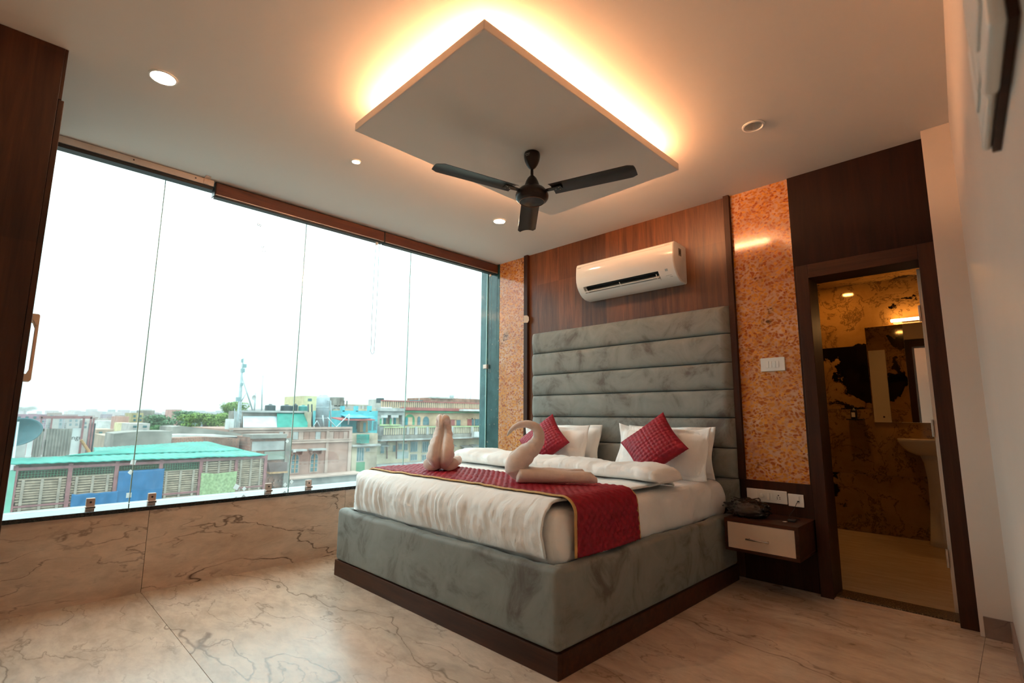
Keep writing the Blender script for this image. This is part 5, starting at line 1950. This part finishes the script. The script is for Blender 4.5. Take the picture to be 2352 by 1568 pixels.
# ---- trees ----------------------------------------------------------
def leafm(name, c):
    m = NT(name)
    f = m.noise(m.co('Object'), .9, 4)
    m.set(m.ramp(f, [(.3, tuple(x*.55 for x in c)), (.7, c)]), .7, 0, .2)
    return m.m
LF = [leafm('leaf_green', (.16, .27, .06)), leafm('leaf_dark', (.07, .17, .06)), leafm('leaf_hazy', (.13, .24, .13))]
def tree(u, v, X, ru, rz_, k, label, seed, nl=2600):
    c = on(u, v, 'x', X)
    sc_ = abs(on(u+ru, v, 'x', X).y-c.y)
    hz = abs(c.z-yz(u, v+rz_, X)[1])
    r = random.Random(seed)
    t = empty('tree', (c.x, c.y, GZ), label, 'tree', 'trees beyond the roofs')
    MB().tube([(c.x, c.y, GZ), (c.x+.2, c.y+.1, c.z-hz*.5), (c.x, c.y, c.z)], [.45, .35, .12], 8).build('trunk', plain('bark', (.10, .07, .05), .9), t, True)
    m = MB()
    lobes = []
    for i in range(16):
        a, b = r.uniform(0, 2*pi), r.uniform(-.5, 1)
        q = r.uniform(.35, .75)
        lobes.append((Vector((sc_*.6*q*cos(a), sc_*q*sin(a), hz*b*.62)), r.uniform(.28, .42)))
    for i in range(nl):
        lc, lr = r.choice(lobes)
        d = Vector((r.gauss(0, 1), r.gauss(0, 1), r.gauss(0, 1))).normalized()
        p = c+lc+Vector((d.x*sc_*.7*lr, d.y*sc_*lr, d.z*hz*lr))*r.uniform(.75, 1.05)
        s = sc_*r.uniform(.035, .06)
        a = Vector((r.gauss(0, 1), r.gauss(0, 1), r.gauss(0, .6))).normalized()
        b = d.cross(a)
        if b.length < .01: continue
        b = b.normalized()
        a = (a-d*.4*a.dot(d)).normalized()
        m.quad(p-a*s, p-b*s*.6, p+a*s, p+b*s*.6)
    o = m.build('foliage', LF[k], t)
    o['kind'] = 'stuff'
    return t
tree(470, 968, -62, 58, 24, 0, 'round light green tree crown between the low walls and the mast', 1, 3800)
tree(545, 945, -70, 44, 26, 0, 'tree crown rising directly behind the antenna mast', 2, 3000)
tree(523, 965, -66, 26, 22, 1, 'darker narrow tree crown just left of the antenna mast', 5, 2000)
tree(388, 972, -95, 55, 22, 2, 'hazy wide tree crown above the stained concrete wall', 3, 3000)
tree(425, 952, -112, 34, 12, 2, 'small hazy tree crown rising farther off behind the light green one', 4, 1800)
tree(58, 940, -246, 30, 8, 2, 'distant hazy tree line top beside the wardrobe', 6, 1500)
tree(345, 988, -86, 40, 14, 1, 'dark low tree crown next to the old wall', 8, 1800)

# ---- the town in the distance ---------------------------------------
tones = [(.34, .26, .25), (.42, .37, .33), (.28, .30, .31), (.45, .42, .37), (.38, .28, .27), (.25, .30, .32), (.48, .45, .42), (.33, .24, .19), (.16, .26, .28), (.36, .30, .34)]
TM = [wcol('town_plaster', t, .9, .2, .3) for t in tones]
def far_house(u0, u1, v0, X, mi, depth, label, group, wins=0):
    h = house('town_house', X, u0, u1, v0, TM[mi] if isinstance(mi, int) else mi, depth, label, 'building', group)
    if wins:
        for r_ in range(2):
            for i in range(wins):
                u = u0+(u1-u0)*(i+.25)/wins
                bx('window', G['pane'], fb(X, u, v0+5+r_*9, u+(u1-u0)*.4/wins, v0+10+r_*9, .05, 0), h)
    return h
specials = [(36, 108, 951, -114, wcol('mauve_plaster', (.36, .25, .30)), 'long mauve building behind the satellite dish', 4), (50, 92, 969, -95, wcol('rose_plaster', (.50, .33, .34)), 'low rose house with small windows behind the satellite dish', 3),
            (272, 297, 956, -85, wcol('salmon_plaster', (.50, .30, .25)), 'tall salmon house with pale windows right of the mesh cage', 0), (280, 304, 971, -78.5, G['yellow'], 'small pale yellow house beside the salmon house', 2),
            (303, 330, 948, -98, wcol('mustard_trim_plaster', (.42, .36, .20)), 'narrow house with mustard trim by the glass joint', 2), (330, 356, 942, -100, G['grey'], 'tall dark concrete block left of the trees', 0),
            (396, 418, 940, -116, wcol('coral_plaster', (.55, .34, .30)), 'coral house with flat roof rising behind the hazy trees', 1), (228, 268, 966, -100, G['white'], 'low white flat roof behind the mesh cage', 0),
            (222, 262, 986, -64, wcol('tan_plaster', (.42, .32, .24)), 'tan house directly right of the mesh cage', 2), (240, 300, 1000, -45, wcol('ochre_grey_plaster', (.36, .29, .22)), 'ochre low house between the cage and the old wall', 3),
            (10, 62, 1010, -34, G['greyl'], 'pale roof terrace below the satellite dish', 0), (300, 345, 972, -70, wcol('dusty_white_plaster', (.48, .46, .43)), 'dusty white house beneath the yellow one', 2)]
for (a, b, v, X, m, lab, wn) in specials:
    far_house(a, b, v, X, m, 6, lab, None, wn)
rf = random.Random(5)
names_ = ['dusty rose', 'warm grey', 'slate grey', 'pale sand', 'brick pink', 'blue grey', 'off-white', 'brown', 'teal', 'lilac grey']
for k, X in enumerate((-132, -147, -162, -177, -192)):
    u = rf.uniform(14, 30)
    while u < 640:
        wv = rf.uniform(13, 32)
        mi = rf.randrange(10)
        v = rf.uniform(957, 966)-k*2.6
        far_house(u, u+wv, v, X-rf.uniform(0, 2), mi, rf.uniform(5, 9), 'small far %s house in the hazy town below the skyline' % names_[mi], 'small %s houses of the far town' % names_[mi], 2 if wv > 22 else 0)
        u += wv+rf.uniform(6, 40)
for k, X in enumerate((-280, -330, -390, -450)):
    u = rf.uniform(14, 40)
    while u < 860:
        wv = rf.uniform(9, 28)
        mi = rf.randrange(10)
        far_house(u, u+wv, min(949, max(937, rf.gauss(945.5-k*.8, 2.4))), X, mi, rf.uniform(10, 20), 'faint distant %s block on the skyline of the town' % names_[mi], '%s skyline blocks' % names_[mi], 0)
        u += wv+rf.uniform(10, 70)

# ---- haze hanging over the far town ---------------------------------
hz_ = NT('town_haze')
hz_.t.nodes.remove(hz_.b)
vs_ = hz_.n('VolumeScatter')
vs_.inputs['Color'].default_value = (.80, .93, 1, 1)
vs_.inputs['Density'].default_value = .024
vs_.inputs['Anisotropy'].default_value = .2
hz_.l(vs_.outputs[0], hz_.out.inputs['Volume'])
for (a, b, lab) in ((-131.6, -124, 'pale haze hanging before the small houses of the far town'), (-235, -206, 'thicker haze bank before the skyline blocks')):
    tag(bx('haze_bank', hz_.m, (a, b, -400, 700, GZ+.02, 30)), lab, 'haze', None, 'stuff')
